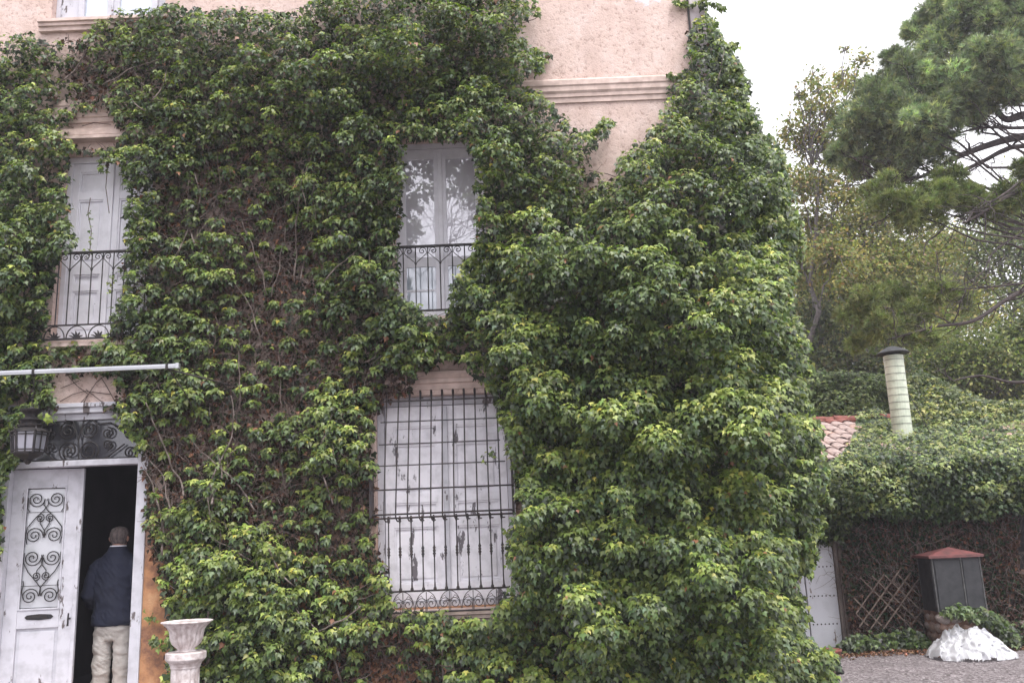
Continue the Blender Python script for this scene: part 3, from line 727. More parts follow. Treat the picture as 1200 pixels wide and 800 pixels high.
# ------------------------------------------------------------------ urn on pedestal
UY = 8.05
uc = at(218, 728, UY); UXc = at(218.5, 750, UY).x
sc = lambda v: at(218, v, UY).z
zr, zfoot, zc1, zc0 = sc(727), sc(764), sc(766), sc(781)
P_ = thing('pedestal', 'fluted cast stone pedestal column standing right of the front door', 'pedestal', (UXc, UY, 0))
fl = lambda j, k, th: 1 - .07 * abs(math.cos(8 * th)) ** .7
b = MB(); ph = zc0
b.lathe((UXc, UY, 0), [(.118, .16 + (ph - .16) * i / 6) for i in range(7)], 96, lambda j, k, th: 1 - .06 * max(0, math.cos(16 * th)))
b.build('shaft', M['stone'], P_)
def sqlathe(c, prof):
    b = MB(); base = [( -1, -1), (1, -1), (1, 1), (-1, 1)]
    vs = [(c[0] + r * sx, c[1] + r * sy, c[2] + z) for r, z in prof for sx, sy in base]
    fs = [(j * 4 + k, j * 4 + (k + 1) % 4, (j + 1) * 4 + (k + 1) % 4, (j + 1) * 4 + k) for j in range(len(prof) - 1) for k in range(4)]
    fs += [(3, 2, 1, 0), tuple(4 * (len(prof) - 1) + k for k in range(4))]
    return b.add(vs, fs)
MB().lathe((UXc, UY, zc0 - .01), [(.118, 0), (.125, .01), (.125, .02), (.135, .045), (.165, .075), (.168, .082), (.168, .13), (.16, .136), (.06, .137)], 40).build('capital', M['stone'], P_, smooth=False, bevel=.002)
sqlathe((UXc, UY, 0), [(.17, 0), (.17, .09), (.14, .10), (.13, .13), (.13, .165)]).build('base', M['stone'], P_, bevel=.006)
U_ = thing('garden_urn', 'white weathered stone urn with fluted bowl on the pedestal by the door', 'urn', (UXc, UY, zc0 + .128))
z0_ = zc0 + .1275; hu = zr - z0_
prof = [(.085, 0), (.088, .012), (.07, .022), (.078, .04), (.11, .08), (.128, .13), (.132, .18), (.14, .22), (.16, .26), (.19, .295), (.20, .305)]
prof = [(r, z / .32 * hu) for r, z in prof]
ff = lambda j, k, th: 1 + (.13 * abs(math.cos(9 * th)) - .07 if 3 <= j <= 9 else 0) * (1.2 if j < 7 else .7)
MB().lathe((UXc, UY, z0_), prof, 108, ff).build('bowl', M['stone'], U_, smooth=True)
hr_ = hu
MB().lathe((UXc, UY, z0_), [(.19, hu * .93), (.205, hu * .955), (.215, hu * .965), (.215, hu * .995), (.21, hu), (.175, hu), (.15, hu * .9), (.02, hu * .8)], 60).build('rim', M['stone'], U_, bevel=.001)
bead = MB().lathe((0, 0, 0), [(.004, -.012), (.013, -.006), (.015, .002), (.012, .010), (.003, .013)], 8)
bo = bead.build('bead', M['stone'], U_, smooth=True)
for k in range(34):
    a = 2 * PI * k / 34
    if k == 0: o = bo
    else: o = bo.copy(); S.collection.objects.link(o)
    o.parent = U_; o.location = (.208 * math.cos(a), .208 * math.sin(a), hu * .955)

# ------------------------------------------------------------------ the man in the doorway
def solidify(name, b, mat, parent, vox, smooth_it=6, folds=None):
    """fuse overlapping lofts into one continuous skin"""
    o = b.build(name, mat, parent)
    m = o.modifiers.new('fuse', 'REMESH'); m.mode = 'VOXEL'; m.voxel_size = vox; m.use_smooth_shade = True
    s = o.modifiers.new('smooth', 'SMOOTH'); s.iterations = smooth_it; s.factor = 0.5
    PEND.append((o, mat, folds)); return o
PEND = []
def finish_skins():
    from mathutils import noise as mn
    dg = C.evaluated_depsgraph_get()
    got = [bpy.data.meshes.new_from_object(o.evaluated_get(dg)) for o, _, _ in PEND]
    for (o, mat, folds), me in zip(PEND, got):
        o.modifiers.clear(); o.data = me; me.materials.clear(); me.materials.append(mat)
        if folds:
            amp, sx_, sz_ = folds
            for vv in me.vertices:
                c_ = vv.co; f1 = mn.noise(Vector((c_.x * sx_, c_.y * sx_, c_.z * sz_))); f2 = mn.noise(Vector((c_.x * sx_ * 2.3 + 5, c_.y * sx_ * 2.3, c_.z * sz_ * 2.1 + c_.x * 14)))
                vv.co = c_ + vv.normal * amp * ((1 - abs(f1) * 2.6) * .6 + (1 - abs(f2) * 2.6) * .4 - .4)
        for p in me.polygons: p.use_smooth = True
def loft(b, secs, n=20):
    """secs: (x, y, z, rx, ry) horizontal ellipses"""
    base = len(b.v)
    for (x, y, z, rx, ry) in secs:
        for k in range(n):
            a = 2 * PI * k / n; b.v.append((x + rx * math.cos(a), y + ry * math.sin(a), z))
    for j in range(len(secs) - 1):
        for k in range(n): b.f.append((base + j * n + k, base + j * n + (k + 1) % n, base + (j + 1) * n + (k + 1) % n, base + (j + 1) * n + k))
    b.f.append(tuple(base + k for k in range(n))[::-1]); b.f.append(tuple(base + (len(secs) - 1) * n + k for k in range(n)))
    return b
mx, my, mz = -4.155, 9.42, 0.15
M['skin'] = simple('skin', (0.36, 0.20, 0.15), (0.30, 0.16, 0.12), 20, 0.6, 0.05)
M['navy'] = simple('navy_jacket_cloth', (0.009, 0.013, 0.034), (0.005, 0.008, 0.022), 5, 0.85, 0.5, stretch=(1, 1, .5), bdist=.03)
M['beige'] = simple('beige_trouser_cloth', (0.50, 0.475, 0.45), (0.38, 0.355, 0.33), 7, 0.9, 0.9, stretch=(1, 1, 1.6), bdist=.03)
M['hair'] = simple('grey_hair', (0.17, 0.135, 0.125), (0.06, 0.048, 0.048), 45, 0.9, 0.9, stretch=(1, 1, .3))
M['shoe'] = simple('brown_shoe', (0.06, 0.04, 0.03), (0.04, 0.028, 0.02), 20, 0.5, 0.1)
MAN = thing('person', 'man in navy jacket and beige trousers seen from behind in the open doorway', 'person', (mx, my, mz))
b = MB()
loft(b, [(mx, my, 1.52, .10, .08), (mx, my, 1.60, .062, .062), (mx, my + .01, 1.68, .058, .062), (mx, my + .02, 1.72, .065, .075), (mx, my + .035, 1.76, .084, .1), (mx, my + .035, 1.80, .084, .1), (mx, my + .03, 1.84, .066, .084), (mx, my + .03, 1.862, .040, .055), (mx, my + .03, 1.872, .012, .015)])
loft(b, [(mx, my + .10, 1.665, .03, .022), (mx, my + .105, 1.69, .038, .03), (mx, my + .11, 1.72, .045, .03)])            # jaw
loft(b, [(mx, my + .135, 1.725, .014, .018), (mx, my + .142, 1.74, .013, .018), (mx, my + .13, 1.775, .008, .010)])          # nose
for s_ in (-1, 1):
    loft(b, [(mx + s_ * .086, my + .02, 1.722, .006, .010), (mx + s_ * .094, my + .015, 1.74, .009, .016), (mx + s_ * .098, my + .008, 1.765, .009, .018), (mx + s_ * .092, my + .01, 1.782, .006, .010)], 10)
loft(b, [(mx, my, .92, .15, .10), (mx, my, 1.1, .15, .10), (mx, my, 1.3, .16, .10), (mx, my, 1.5, .15, .09), (mx, my, 1.56, .08, .07)])
for s_ in (-1, 1):
    ax = mx + s_ * .17
    b.tube([(ax, my, 1.49), (mx + s_ * .235, my - .03, 1.22), (mx + s_ * .20, my + .16, 1.06), (mx + s_ * .18, my + .20, 1.05)], [.055, .042, .028, .026], 12)
    b.tube([(mx + s_ * .18, my + .19, 1.05), (mx + s_ * .165, my + .25, 1.045), (mx + s_ * .155, my + .285, 1.04)], [.026, .036, .034], 10)     # palm
    for q in range(4):
        fx = mx + s_ * (.175 - .017 * q); L_ = (.055, .068, .072, .06)[q]
        b.tube([(fx - s_ * .008, my + .28, 1.052 - .004 * q), (fx - s_ * .012, my + .28 + L_ * .6, 1.045 - .004 * q), (fx - s_ * .016, my + .28 + L_ * .85, 1.02 - .004 * q)], [.0095, .009, .0075], 7)
    b.tube([(mx + s_ * .15, my + .22, 1.06), (mx + s_ * .125, my + .255, 1.06), (mx + s_ * .118, my + .285, 1.05)], [.012, .011, .009], 7)
    b.tube([(mx + s_ * .085, my, .93), (mx + s_ * .09, my, .60), (mx + s_ * .095, my + .0, .22), (mx + s_ * .095, my + .02, .19)], [.08, .055, .04, .035], 12)
solidify('body', b, M['skin'], MAN, .007, 3)
b = MB()
loft(b, [(mx, my + .015, 1.695, .062, .062), (mx, my + .015, 1.73, .080, .088), (mx, my + .020, 1.77, .093, .104), (mx, my + .025, 1.81, .092, .106), (mx, my + .02, 1.85, .077, .092), (mx, my + .02, 1.872, .044, .06), (mx, my + .02, 1.880, .012, .02)])
hair = solidify('hair', b, M['hair'], MAN, .008, 3, (.004, 30, 30))
b = MB()
loft(b, [(mx, my, .90, .222, .150), (mx, my, .94, .225, .155), (mx, my, 1.08, .215, .150), (mx, my - .01, 1.25, .205, .145), (mx, my - .01, 1.38, .215, .14), (mx, my, 1.48, .215, .125), (mx, my, 1.55, .19, .115), (mx, my, 1.605, .135, .10), (mx, my + .005, 1.65, .088, .085), (mx, my + .005, 1.68, .078, .078)], 28)
for s_ in (-1, 1):
    b.tube([(mx + s_ * .14, my, 1.52), (mx + s_ * .20, my - .005, 1.45), (mx + s_ * .238, my - .025, 1.33), (mx + s_ * .262, my - .03, 1.20), (mx + s_ * .25, my + .06, 1.12), (mx + s_ * .22, my + .15, 1.07)], [.075, .084, .078, .076, .068, .058], 16)
solidify('jacket', b, M['navy'], MAN, .010, 5, (.013, 5, 7))
MB().lathe((mx, my + .005, 1.676), [(.072, 0), (.084, .002), (.078, .012), (.066, .013)], 24).build('collar', M['white_clean'], MAN, smooth=True)
b = MB()
loft(b, [(mx, my, .76, .178, .10), (mx, my, .82, .188, .125), (mx, my, .88, .195, .135), (mx, my, 1.0, .175, .125)], 24)
for s_ in (-1, 1):
    ox = mx + s_ * .098
    k = 1 if s_ < 0 else .96
    b.tube([(ox, my, .93), (ox + s_ * .002, my - .005, .80), (ox + s_ * .004, my - .01, .66), (ox - s_ * .0, my - .0, .62), (ox + s_ * .008, my - .01, .52), (ox + s_ * .004, my - .005, .40), (ox + s_ * .010, my - .005, .32), (ox + s_ * .008, my, .25), (ox + s_ * .012, my, .21), (ox + s_ * .010, my + .005, .185)], [.094 * k, .094 * k, .090 * k, .088 * k, .088 * k, .086 * k, .085 * k, .084 * k, .086 * k, .085 * k], 16)
tro = solidify('trousers', b, M['beige'], MAN, .010, 4, (.013, 4, 9))
for s_ in (-1, 1):
    ox = mx + s_ * .108
    b = MB(); loft(b, [(ox, my + .05, .15, .045, .13), (ox, my + .05, .18, .05, .135), (ox, my + .02, .215, .042, .09), (ox, my, .24, .036, .05)], 14)
    b.build('shoe', M['shoe'], MAN, smooth=True)

finish_skins()

# ------------------------------------------------------------------ outbuilding behind on the right
AW = 12.4
AN = thing('outbuilding', 'low tiled outbuilding with white studded door, smothered in ivy', 'outbuilding', (5.5, AW, 0))
xr = at(1193, 640, AW).x
MB().box((2.9, AW, -.1), (xr - .02, AW + .3, 2.42)).box((xr + 1.4, AW, -.1), (12, AW + .3, 2.42)).box((xr - .02, AW, 2.0), (xr + 1.4, AW + .3, 2.42)).box((2.9, AW + 4.9, -.1), (12, AW + 5.2, 2.42)).box((11.9, AW + .3, -.1), (12.1, AW + 4.9, 2.42)).box((xr - .02, AW + .02, -.1), (xr + 1.4, AW + .28, at(1198, 668, AW).z)).build('wall', M['rusty_pink'], AN)
MB().box((xr - .3, AW + 1.2, -.1), (xr + 2.4, AW + 1.3, 2.41)).build('inner_wall', M['inside'], AN)
RZ = lambda y: 2.50 + .31 * (y - 12.05)
b = MB(); b.add([(2.9, 12.05, RZ(12.05) - .1), (12.1, 12.05, RZ(12.05) - .1), (12.1, 14.8, RZ(14.8) - .1), (2.9, 14.8, RZ(14.8) - .1), (2.9, 17.6, RZ(12.05) - .1), (12.1, 17.6, RZ(12.05) - .1), (2.9, 12.05, RZ(12.05) - .16), (12.1, 12.05, RZ(12.05) - .16), (12.1, 17.6, RZ(12.05) - .16), (2.9, 17.6, RZ(12.05) - .16)],
      [(0, 1, 2, 3), (3, 2, 5, 4), (0, 6, 7, 1), (6, 9, 8, 7), (4, 5, 8, 9), (0, 3, 4, 9, 6), (1, 7, 8, 5, 2)])
rf = b.build('roof', M['tile'], AN)
def tile_me():
    b = MB(); n = 6; vs = []
    for (yy, r) in ((0, .10), (.40, .078)):
        for k in range(n + 1):
            a = PI * k / n; vs.append((r * math.cos(a), yy, r * .62 * math.sin(a)))
        for k in range(n + 1):
            a = PI * (n - k) / n; vs.append(((r - .014) * math.cos(a), yy, (r - .014) * .62 * math.sin(a)))
    m = 2 * (n + 1)
    b.add(vs, [(i, (i + 1) % m, m + (i + 1) % m, m + i) for i in range(m)] + [tuple(range(m))[::-1]])
    return b
t0 = tile_me().build('roof_tile', M['tile'], None); tme = t0.data; bpy.data.objects.remove(t0)
tme2 = tme.copy(); tme2.materials.clear(); tme2.materials.append(simple('lichened_clay_tile', (0.46, 0.36, 0.33), (0.24, 0.18, 0.17), 14, 0.9, 0.3))
tme3 = tme.copy(); tme3.materials.clear(); tme3.materials.append(M['tile_red'])
rot = math.atan(.31)
for r_ in range(9):
    for c_ in range(13):
        y = 12.0 + r_ * .315; x = 3.05 + c_ * .195
        inst('roof_tile', (tme3 if r_ == 8 else random.choice([tme, tme2, tme2])), (x + random.uniform(-.01, .01), y, RZ(y) - .075 + random.uniform(0, .012)), rf, (rot + random.uniform(-.02, .03), 0, random.uniform(-.04, .04)))
b = MB()
for k in range(24):
    x = 3.0 + k * .38
    b.tube([(x, 14.8, RZ(14.8) - .06), (x + .4, 14.8, RZ(14.8) - .07)], [.085, .07], 10)
b.build('ridge', M['tile_red'], rf)
# white studded door and its grey posts
c = lambda u, v: at(u, v, AW - .04)
xl, xm, xrr = c(936, 700).x - .45, c(945.5, 700).x, c(981, 700).x
ztop = 2.02
def adoor(x0, x1):
    o = MB().box((x0, AW - .06, .03), (x1, AW - .015, ztop)).build('door', M['white_annex'], AN, bevel=.004)
    return o
d1 = adoor(xl, xm - .012); d2 = adoor(xm + .004, xrr)
sm_ = MB().lathe((0, 0, 0), [(.011, 0), (.009, .006), (.004, .010)], 6).build('stud', M['iron'], None); sme = sm_.data; bpy.data.objects.remove(sm_)
zrows = [at(970, v, AW).z for v in (663, 697, 730)] + [at(970, 640, AW).z]
for z in zrows:
    for k in range(7):
        inst('stud', sme, (xm + .045 + (xrr - xm - .09) * k / 6, AW - .06, z), d2, (PI / 2, 0, 0))
    for k in range(4):
        inst('stud', sme, (xm - .07 - .08 * k, AW - .06, z), d1, (PI / 2, 0, 0))
MB().box((xrr + .006, AW - .09, 0), (xrr + .05, AW, 2.1)).build('door_post', M['timber'], AN, bevel=.003)
MB().box((xrr + .056, AW - .12, 0), (xrr + .17, AW - .001, 2.1)).build('door_post', M['timber'], AN, bevel=.006)
MB().box((xl - .1, AW - .12, 2.1), (xrr + .17, AW - .001, 2.25)).build('lintel', M['timber'], AN, bevel=.006)
# flue
ct, cb = at(1046.5, 417, 13.3), at(1057, 500, 13.3)
b = MB(); r_f = .142; dd = (ct - cb)
pb2 = cb - dd * .45
fl_ = b.tube([pb2, ct], r_f, 24).build('chimney_flue', M['flue'], AN, smooth=False)
for k in range(10):
    q = cb + dd * (k + .3) / 10; q2 = q + dd * .012
    MB().tube([q, q2], r_f + .004, 24).build('seam', M['flue_seam'], fl_)
for q, xx in ((ct, 0),):
    d3 = dd.normalized()
    MB().tube([q - d3 * .02, q + d3 * .05], .10, 12).build('neck', M['iron'], fl_)
    MB().lathe(tuple(q + d3 * .03), [(.235, 0), (.238, .012), (.15, .07), (.06, .11), (.01, .12)], 24).build('cap', M['cabinet'], fl_, smooth=False)
MB().tube([cb + Vector((r_f + .01, -.02, .5)), cb + Vector((r_f + .25, -.1, -.2))], .006, 4).build('guy_wire', M['iron'], AN)

# ------------------------------------------------------------------ grey cabinet on its stone plinth
CY = 11.6
cl, ck, cr_ = at(1096, 690, CY).x, at(1129.5, 690, CY).x, at(1152.5, 690, CY).x
zt_c, zb_c = at(1115, 653, CY).z, at(1120, 716, CY).z
CB = thing('meter_cabinet', 'dark grey metal cabinet with red pyramid roof on a stone plinth', 'cabinet', ((cl + cr_) / 2, CY, zb_c))
# plan: three visible faces, front one chamfered as seen
plan = [(cl, CY + .40), (cl, CY), (ck, CY - .012), (cr_, CY), (cr_, CY + .40), (ck, CY + .41)]
b = MB(); b.add([(x, y, zb_c) for x, y in plan] + [(x, y, zt_c) for x, y in plan], [(i, (i + 1) % 6, 6 + (i + 1) % 6, 6 + i) for i in range(6)] + [(5, 4, 3, 2, 1, 0), (6, 7, 8, 9, 10, 11)])
b.build('casing', M['cabinet'], CB, bevel=.006)
for i in range(3):
    (x0, y0), (x1, y1) = plan[i], plan[i + 1]
    nx_, ny_ = (y1 - y0), -(x1 - x0); l_ = math.hypot(nx_, ny_); nx_, ny_ = nx_ / l_ * .012, ny_ / l_ * .012
    f_ = lambda t: (x0 + (x1 - x0) * t, y0 + (y1 - y0) * t)
    (xa, ya), (xb, yb_) = f_(.07), f_(.93); za, zb2 = zb_c + .03, zt_c - .03
    MB().add([(xa, ya, za), (xb, yb_, za), (xb, yb_, zb2), (xa, ya, zb2), (xa + nx_, ya + ny_, za), (xb + nx_, yb_ + ny_, za), (xb + nx_, yb_ + ny_, zb2), (xa + nx_, ya + ny_, zb2)], [(4, 5, 6, 7), (0, 1, 5, 4), (1, 2, 6, 5), (2, 3, 7, 6), (3, 0, 4, 7)]).build('panel', M['cabinet'], CB, bevel=.003)
for px__ in (plan[1], plan[2], plan[3], plan[0]):
    MB().tube([(px__[0], px__[1] - .004, zb_c), (px__[0], px__[1] - .004, zt_c)], .010, 5).build('edge_strip', simple('worn_edge', (.12, .12, .12), (.05, .05, .05), 20, .6, .1) if 'worn_edge' not in bpy.data.materials else bpy.data.materials['worn_edge'], CB)
ex = .045
ev = [(cl - ex, CY + .45), (cl - ex, CY - ex), (ck, CY - ex - .012), (cr_ + ex, CY - ex), (cr_ + ex, CY + .45), (ck, CY + .46)]
apx = at(1111, 640.5, CY + .2)
b = MB(); b.add([(x, y, zt_c) for x, y in ev] + [(x, y, zt_c + .03) for x, y in ev] + [(apx.x, CY + .2, apx.z)], [(i, (i + 1) % 6, 6 + (i + 1) % 6, 6 + i) for i in range(6)] + [(6 + i, 6 + (i + 1) % 6, 12) for i in range(6)] + [(5, 4, 3, 2, 1, 0)])
b.build('roof', M['redroof'], CB)
PL = thing('stone_plinth', 'rough rubble stone plinth under the grey cabinet', 'plinth', ((cl + cr_) / 2, CY, 0))
MB().box((cl + .02, CY + .02, -.05), (cr_ + .04, CY + .48, zb_c - .002)).build('core', M['rusty_pink'], PL)
def rock(seed, r):
    rr = random.Random(seed); bm = bmesh.new(); bmesh.ops.create_icosphere(bm, subdivisions=2, radius=1)
    for v in bm.verts:
        v.co *= 1 + rr.uniform(-.10, .10); v.co.y *= .55; v.co.z *= .72
    me = bpy.data.meshes.new('stone'); bm.to_mesh(me); bm.free()
    for p in me.polygons: p.use_smooth = True
    return me
rocks = []
for i, (a_, c_) in enumerate((((.30, .22, .18), (.17, .12, .10)), ((.34, .29, .27), (.2, .16, .15)), ((.26, .17, .13), (.14, .09, .075)))):
    for k in range(2):
        me = rock(i * 7 + k, 1); me.materials.append(simple('rubble', a_, c_, 9, .9, .4)); rocks.append(me)
zz = .06
while zz < zb_c - .02:
    xx = cl + .06
    while xx < cr_ + .02:
        w_ = random.uniform(.06, .11)
        inst('stone', random.choice(rocks), (xx, CY + .02 + random.uniform(-.02, .02), zz + random.uniform(-.02, .02)), PL, (random.uniform(-.2, .2), random.uniform(-.4, .4), 0), (w_, w_, w_ * random.uniform(.75, 1.05)))
        xx += w_ * 1.75
    yy = CY + .1
    while yy < CY + .45:
        w_ = random.uniform(.06, .1); inst('stone', random.choice(rocks), (cl + .03, yy, zz), PL, (0, 0, PI / 2), (w_, w_, w_)); yy += w_ * 1.75
    zz += .115

# white plastic sheet heaped in front
pl, pr = at(1090, 765, 11.2), at(1184, 765, 11.2)
pcx, pw = (pl.x + pr.x) / 2, (pr.x - pl.x) / 2; ph_ = at(1135, 731, 11.2).z
nx, ny = 220, 130
gx, gy = np.meshgrid(np.linspace(-1.08, 1.08, nx), np.linspace(-1.08, 1.08, ny))
r2 = (np.abs(gx) ** 2.4 + np.abs(gy) ** 2.2)
hgt = np.clip(1 - r2, 0, None) ** .7
def ridged(x, y, s, sd_): return 1 - np.abs(2 * vnoise(x, y, s, sd_) - 1)
wr = ridged(gx * 10 + gy * 4, gy * 9 - gx * 3, 1.6, 3) * .5 + ridged(gx * 20 - gy * 13, gy * 22, 1.5, 4) * .30 + ridged(gx * 44 + gy * 30, gy * 40 - gx * 22, 1.5, 5) * .16 + ridged(gx * 90, gy * 80, 1.5, 8) * .06
big_ = vnoise(gx * 3, gy * 3, 1, 6)
wx = gx * 1.6 + .25 * vnoise(gx * 5, gy * 5, 1, 13); wy = gy + .25 * vnoise(gx * 5, gy * 5, 1, 14)
cr2 = np.zeros_like(gx); amp_ = 1.0; pr_ = random.Random(5)
for q_ in range(9):
    a_ = pr_.uniform(0, PI); f_ = 1.3 * 1.32 ** q_; ph2 = pr_.uniform(0, 5)
    tt = (wx * math.cos(a_) + wy * math.sin(a_)) * f_ + ph2 + .4 * vnoise(gx * 7, gy * 7, 1, 40 + q_)
    cr2 += amp_ * np.abs(2 * (tt - np.floor(tt + .5))); amp_ *= .74
cr2 = cr2 / cr2.max()
wr = cr2
Zp = ph_ * hgt * (.55 + .5 * big_) * (1 - .22 * np.clip(gx - .2, 0, 1)) * (.72 + .45 * cr2) + .03 * (cr2 - .3) * (hgt > .01) + .014
Zp = np.maximum(Zp, .006)
Zp = Zp * (ph_ / Zp.max())
Xp = pcx + gx * pw * (1 + .05 * vnoise(gy * 4, gx * 2, 1, 9)) + (wr - .5) * .02; Yp = 11.2 + .42 * gy * (1 + .1 * vnoise(gx * 5, gy, 1, 10)) + (vnoise(gx * 12, gy * 12, 1, 12) - .5) * .07
V = np.stack([Xp, Yp, Zp], -1).reshape(-1, 3)
keep = ((np.abs(gx) ** 2.4 + np.abs(gy) ** 2.2) < 1.02 + .15 * (vnoise(gx * 6, gy * 6, 1, 11) - .5)).reshape(-1)
F = [(j * nx + i, j * nx + i + 1, (j + 1) * nx + i + 1, (j + 1) * nx + i) for j in range(ny - 1) for i in range(nx - 1)]
F = np.array([f for f in F if keep[list(f)].all()])
def plastic():
    m, t, b, o = newmat('milky_plastic_sheet')
    b.inputs['Base Color'].default_value = (0.72, 0.72, 0.76, 1); b.inputs['Roughness'].default_value = 0.22
    tr = t.nodes.new('ShaderNodeBsdfTranslucent'); tr.inputs['Color'].default_value = (.8, .8, .82, 1)
    s = t.nodes.new('ShaderNodeMixShader'); s.inputs[0].default_value = .3
    t.links.new(b.outputs[0], s.inputs[1]); t.links.new(tr.outputs[0], s.inputs[2]); t.links.new(s.outputs[0], o.inputs['Surface'])
    n = noise(t, 9, 8, .7); n.inputs['Distortion'].default_value = 2.2; bump(t, b, n.outputs[0], .5, .02); return m
o = raw_mesh('plastic_sheet', plastic(), V, F, None, None, {'label': 'crumpled white plastic sheet heaped on the gravel below the cabinet', 'category': 'plastic sheet'}, True)

# diamond trellis leaning on the outbuilding wall
TR = thing('trellis', 'wooden diamond trellis fixed on the dead ivy wall beside the cabinet', 'trellis', (at(1035, 745, AW).x, AW - .3, 0))
ty_ = AW - .37
tx0, tx1 = at(1000, 690, ty_).x, at(1084, 690, ty_).x; tz0, tz1 = at(1040, 735, ty_).z, at(1040, 664, ty_).z
for s_ in (-1, 1):
    step = .19
    k = -8
    while k < 12:
        # line z = s*x*1.15 + c, clipped to the ragged outline
        pts = []
        for x in np.linspace(tx0, tx1, 60):
            z = tz0 + s_ * 1.12 * (x - tx0) + k * step
            if tz0 + .03 * math.sin(k) < z < tz1 - .10 * abs(math.sin(k * 2.3)) and (x - tx0) + (tz1 - z) > .22: pts.append((x, z))
        if len(pts) > 6 and (k * 7 + s_) % 5 != 0:
            (xa, za), (xb, zb2) = pts[0], pts[-1]; dx, dz = xb - xa, zb2 - za; l_ = math.hypot(dx, dz); ox, oz = -dz / l_ * .0075, dx / l_ * .0075; y = ty_ + (.0 if s_ > 0 else .012)
            MB().add([(xa + ox, y, za + oz), (xa - ox, y, za - oz), (xb - ox, y, zb2 - oz), (xb + ox, y, zb2 + oz), (xa + ox, y + .01, za + oz), (xa - ox, y + .01, za - oz), (xb - ox, y + .01, zb2 - oz), (xb + ox, y + .01, zb2 + oz)], [(0, 1, 2, 3), (7, 6, 5, 4), (0, 4, 5, 1), (1, 5, 6, 2), (2, 6, 7, 3), (3, 7, 4, 0)]).build('slat', M['slat'], TR)
        k += 1
# black lump and clay pot half out of the ivy foot
q = at(989, 787, 10.2)
gq = Vector((at(989, 788, 10.2).x, 10.35, 0))
t_ = MB(); loft(t_, [(gq.x, gq.y, 0.004, .055, .03), (gq.x - .005, gq.y, .03, .062, .036), (gq.x - .012, gq.y, .055, .05, .032), (gq.x - .02, gq.y, .068, .025, .018)], 14)
t_.build('black_lump', M['iron'], None, smooth=True, label='small black object lying on the gravel at the foot of the ivy', category='litter')
pp_ = Vector((at(976, 770, 11.2).x, 11.2, 0))
PT = thing('clay_pot', 'brown clay pot half hidden by yellow-green ivy beside the studded door', 'pot', tuple(pp_))
MB().lathe((pp_.x, pp_.y, 0), [(.07, 0), (.095, .1), (.10, .12), (.112, .125), (.112, .155), (.098, .158), (.09, .13)], 20).build('pot_body', M['tile_red'], PT, smooth=True)

# ------------------------------------------------------------------ ivy on the villa
# outline of the ivy and the gaps it leaves, measured in photograph pixels and turned into places on the wall
IVY_OUT = [(-60, 60), (0, 46), (38, 38), (60, 52), (100, 44), (112, 30), (135, 14), (205, 4), (240, 14), (262, 6), (300, 16), (345, 12), (370, -2), (420, -30), (612, -30), (622, 12), (612, 38), (628, 52), (645, 62), (640, 78), (622, 88), (604, 100), (640, 108), (652, 128), (676, 148), (702, 152), (718, 140), (715, 156), (696, 172), (684, 190), (700, 200), (722, 222), (716, 200), (722, 182), (752, 160), (772, 130), (788, 110), (800, 88), (806, 64), (812, 40), (822, 18), (822, -30), (828, -30), (832, 14), (846, 38), (856, 54), (873, 76), (876, 99), (879, 120), (890, 135), (894, 153), (908, 168), (920, 192), (926, 232), (938, 272), (932, 300), (927, 340), (936, 382), (944, 430), (950, 480), (964, 520), (968, 560), (960, 600), (948, 650), (938, 690), (940, 740), (964, 756), (980, 775), (978, 830), (-60, 830)]
HOLES = [
    [(86, 178), (112, 182), (126, 190), (142, 196), (150, 240), (146, 300), (144, 340), (128, 380), (120, 402), (50, 402), (57, 372), (66, 318), (72, 300), (92, 284), (82, 262), (80, 210)],
    [(86, 134), (122, 130), (142, 150), (144, 160), (138, 172), (96, 172), (84, 158)],
    [(66, 438), (132, 440), (136, 468), (120, 476), (146, 486), (150, 505), (168, 530), (170, 600), (176, 640), (188, 690), (196, 720), (190, 830), (-60, 830), (-60, 660), (0, 650), (6, 600), (2, 560), (20, 545), (22, 520), (48, 500), (48, 482), (76, 478), (60, 462)],
    [(474, 166), (552, 164), (558, 230), (560, 290), (546, 304), (528, 332), (530, 366), (498, 370), (484, 352), (468, 344), (466, 300), (472, 250)],
    [(488, 440), (520, 422), (546, 428), (572, 456), (584, 484), (598, 540), (606, 600), (598, 640), (606, 684), (582, 714), (572, 724), (538, 722), (520, 714), (462, 716), (454, 680), (446, 640), (438, 604), (436, 520), (441, 484), (452, 468), (478, 460)],
    [(150, 130), (151, 131), (150, 131)],
]
gy_, gx_ = np.mgrid[0:1800, 0:2200]; gy_ = gy_.ravel() / 2 - 60; gx_ = gx_.ravel() / 2 - 80
IVY_GRID = inpoly(gx_, gy_, IVY_OUT)
for h_ in HOLES: IVY_GRID &= ~inpoly(gx_, gy_, h_)
IVY_GRID = IVY_GRID.reshape(1800, 2200)
def ivy_ok(u, v, jit=5.0):
    ju = u + jit * 2 * (vnoise(u, v, 9, 21) - .5) + np.where(u > 560, 16, 4) * (vnoise(u, v, 24, 23) - .45) + rng.normal(0, jit * .35, len(u)); jv = v + jit * 2 * (vnoise(u, v, 9, 22) - .5) + rng.normal(0, jit * .35, len(u))
    return IVY_GRID[np.clip(np.round((jv + 60) * 2), 0, 1799).astype(int), np.clip(np.round((ju + 80) * 2), 0, 2199).astype(int)]
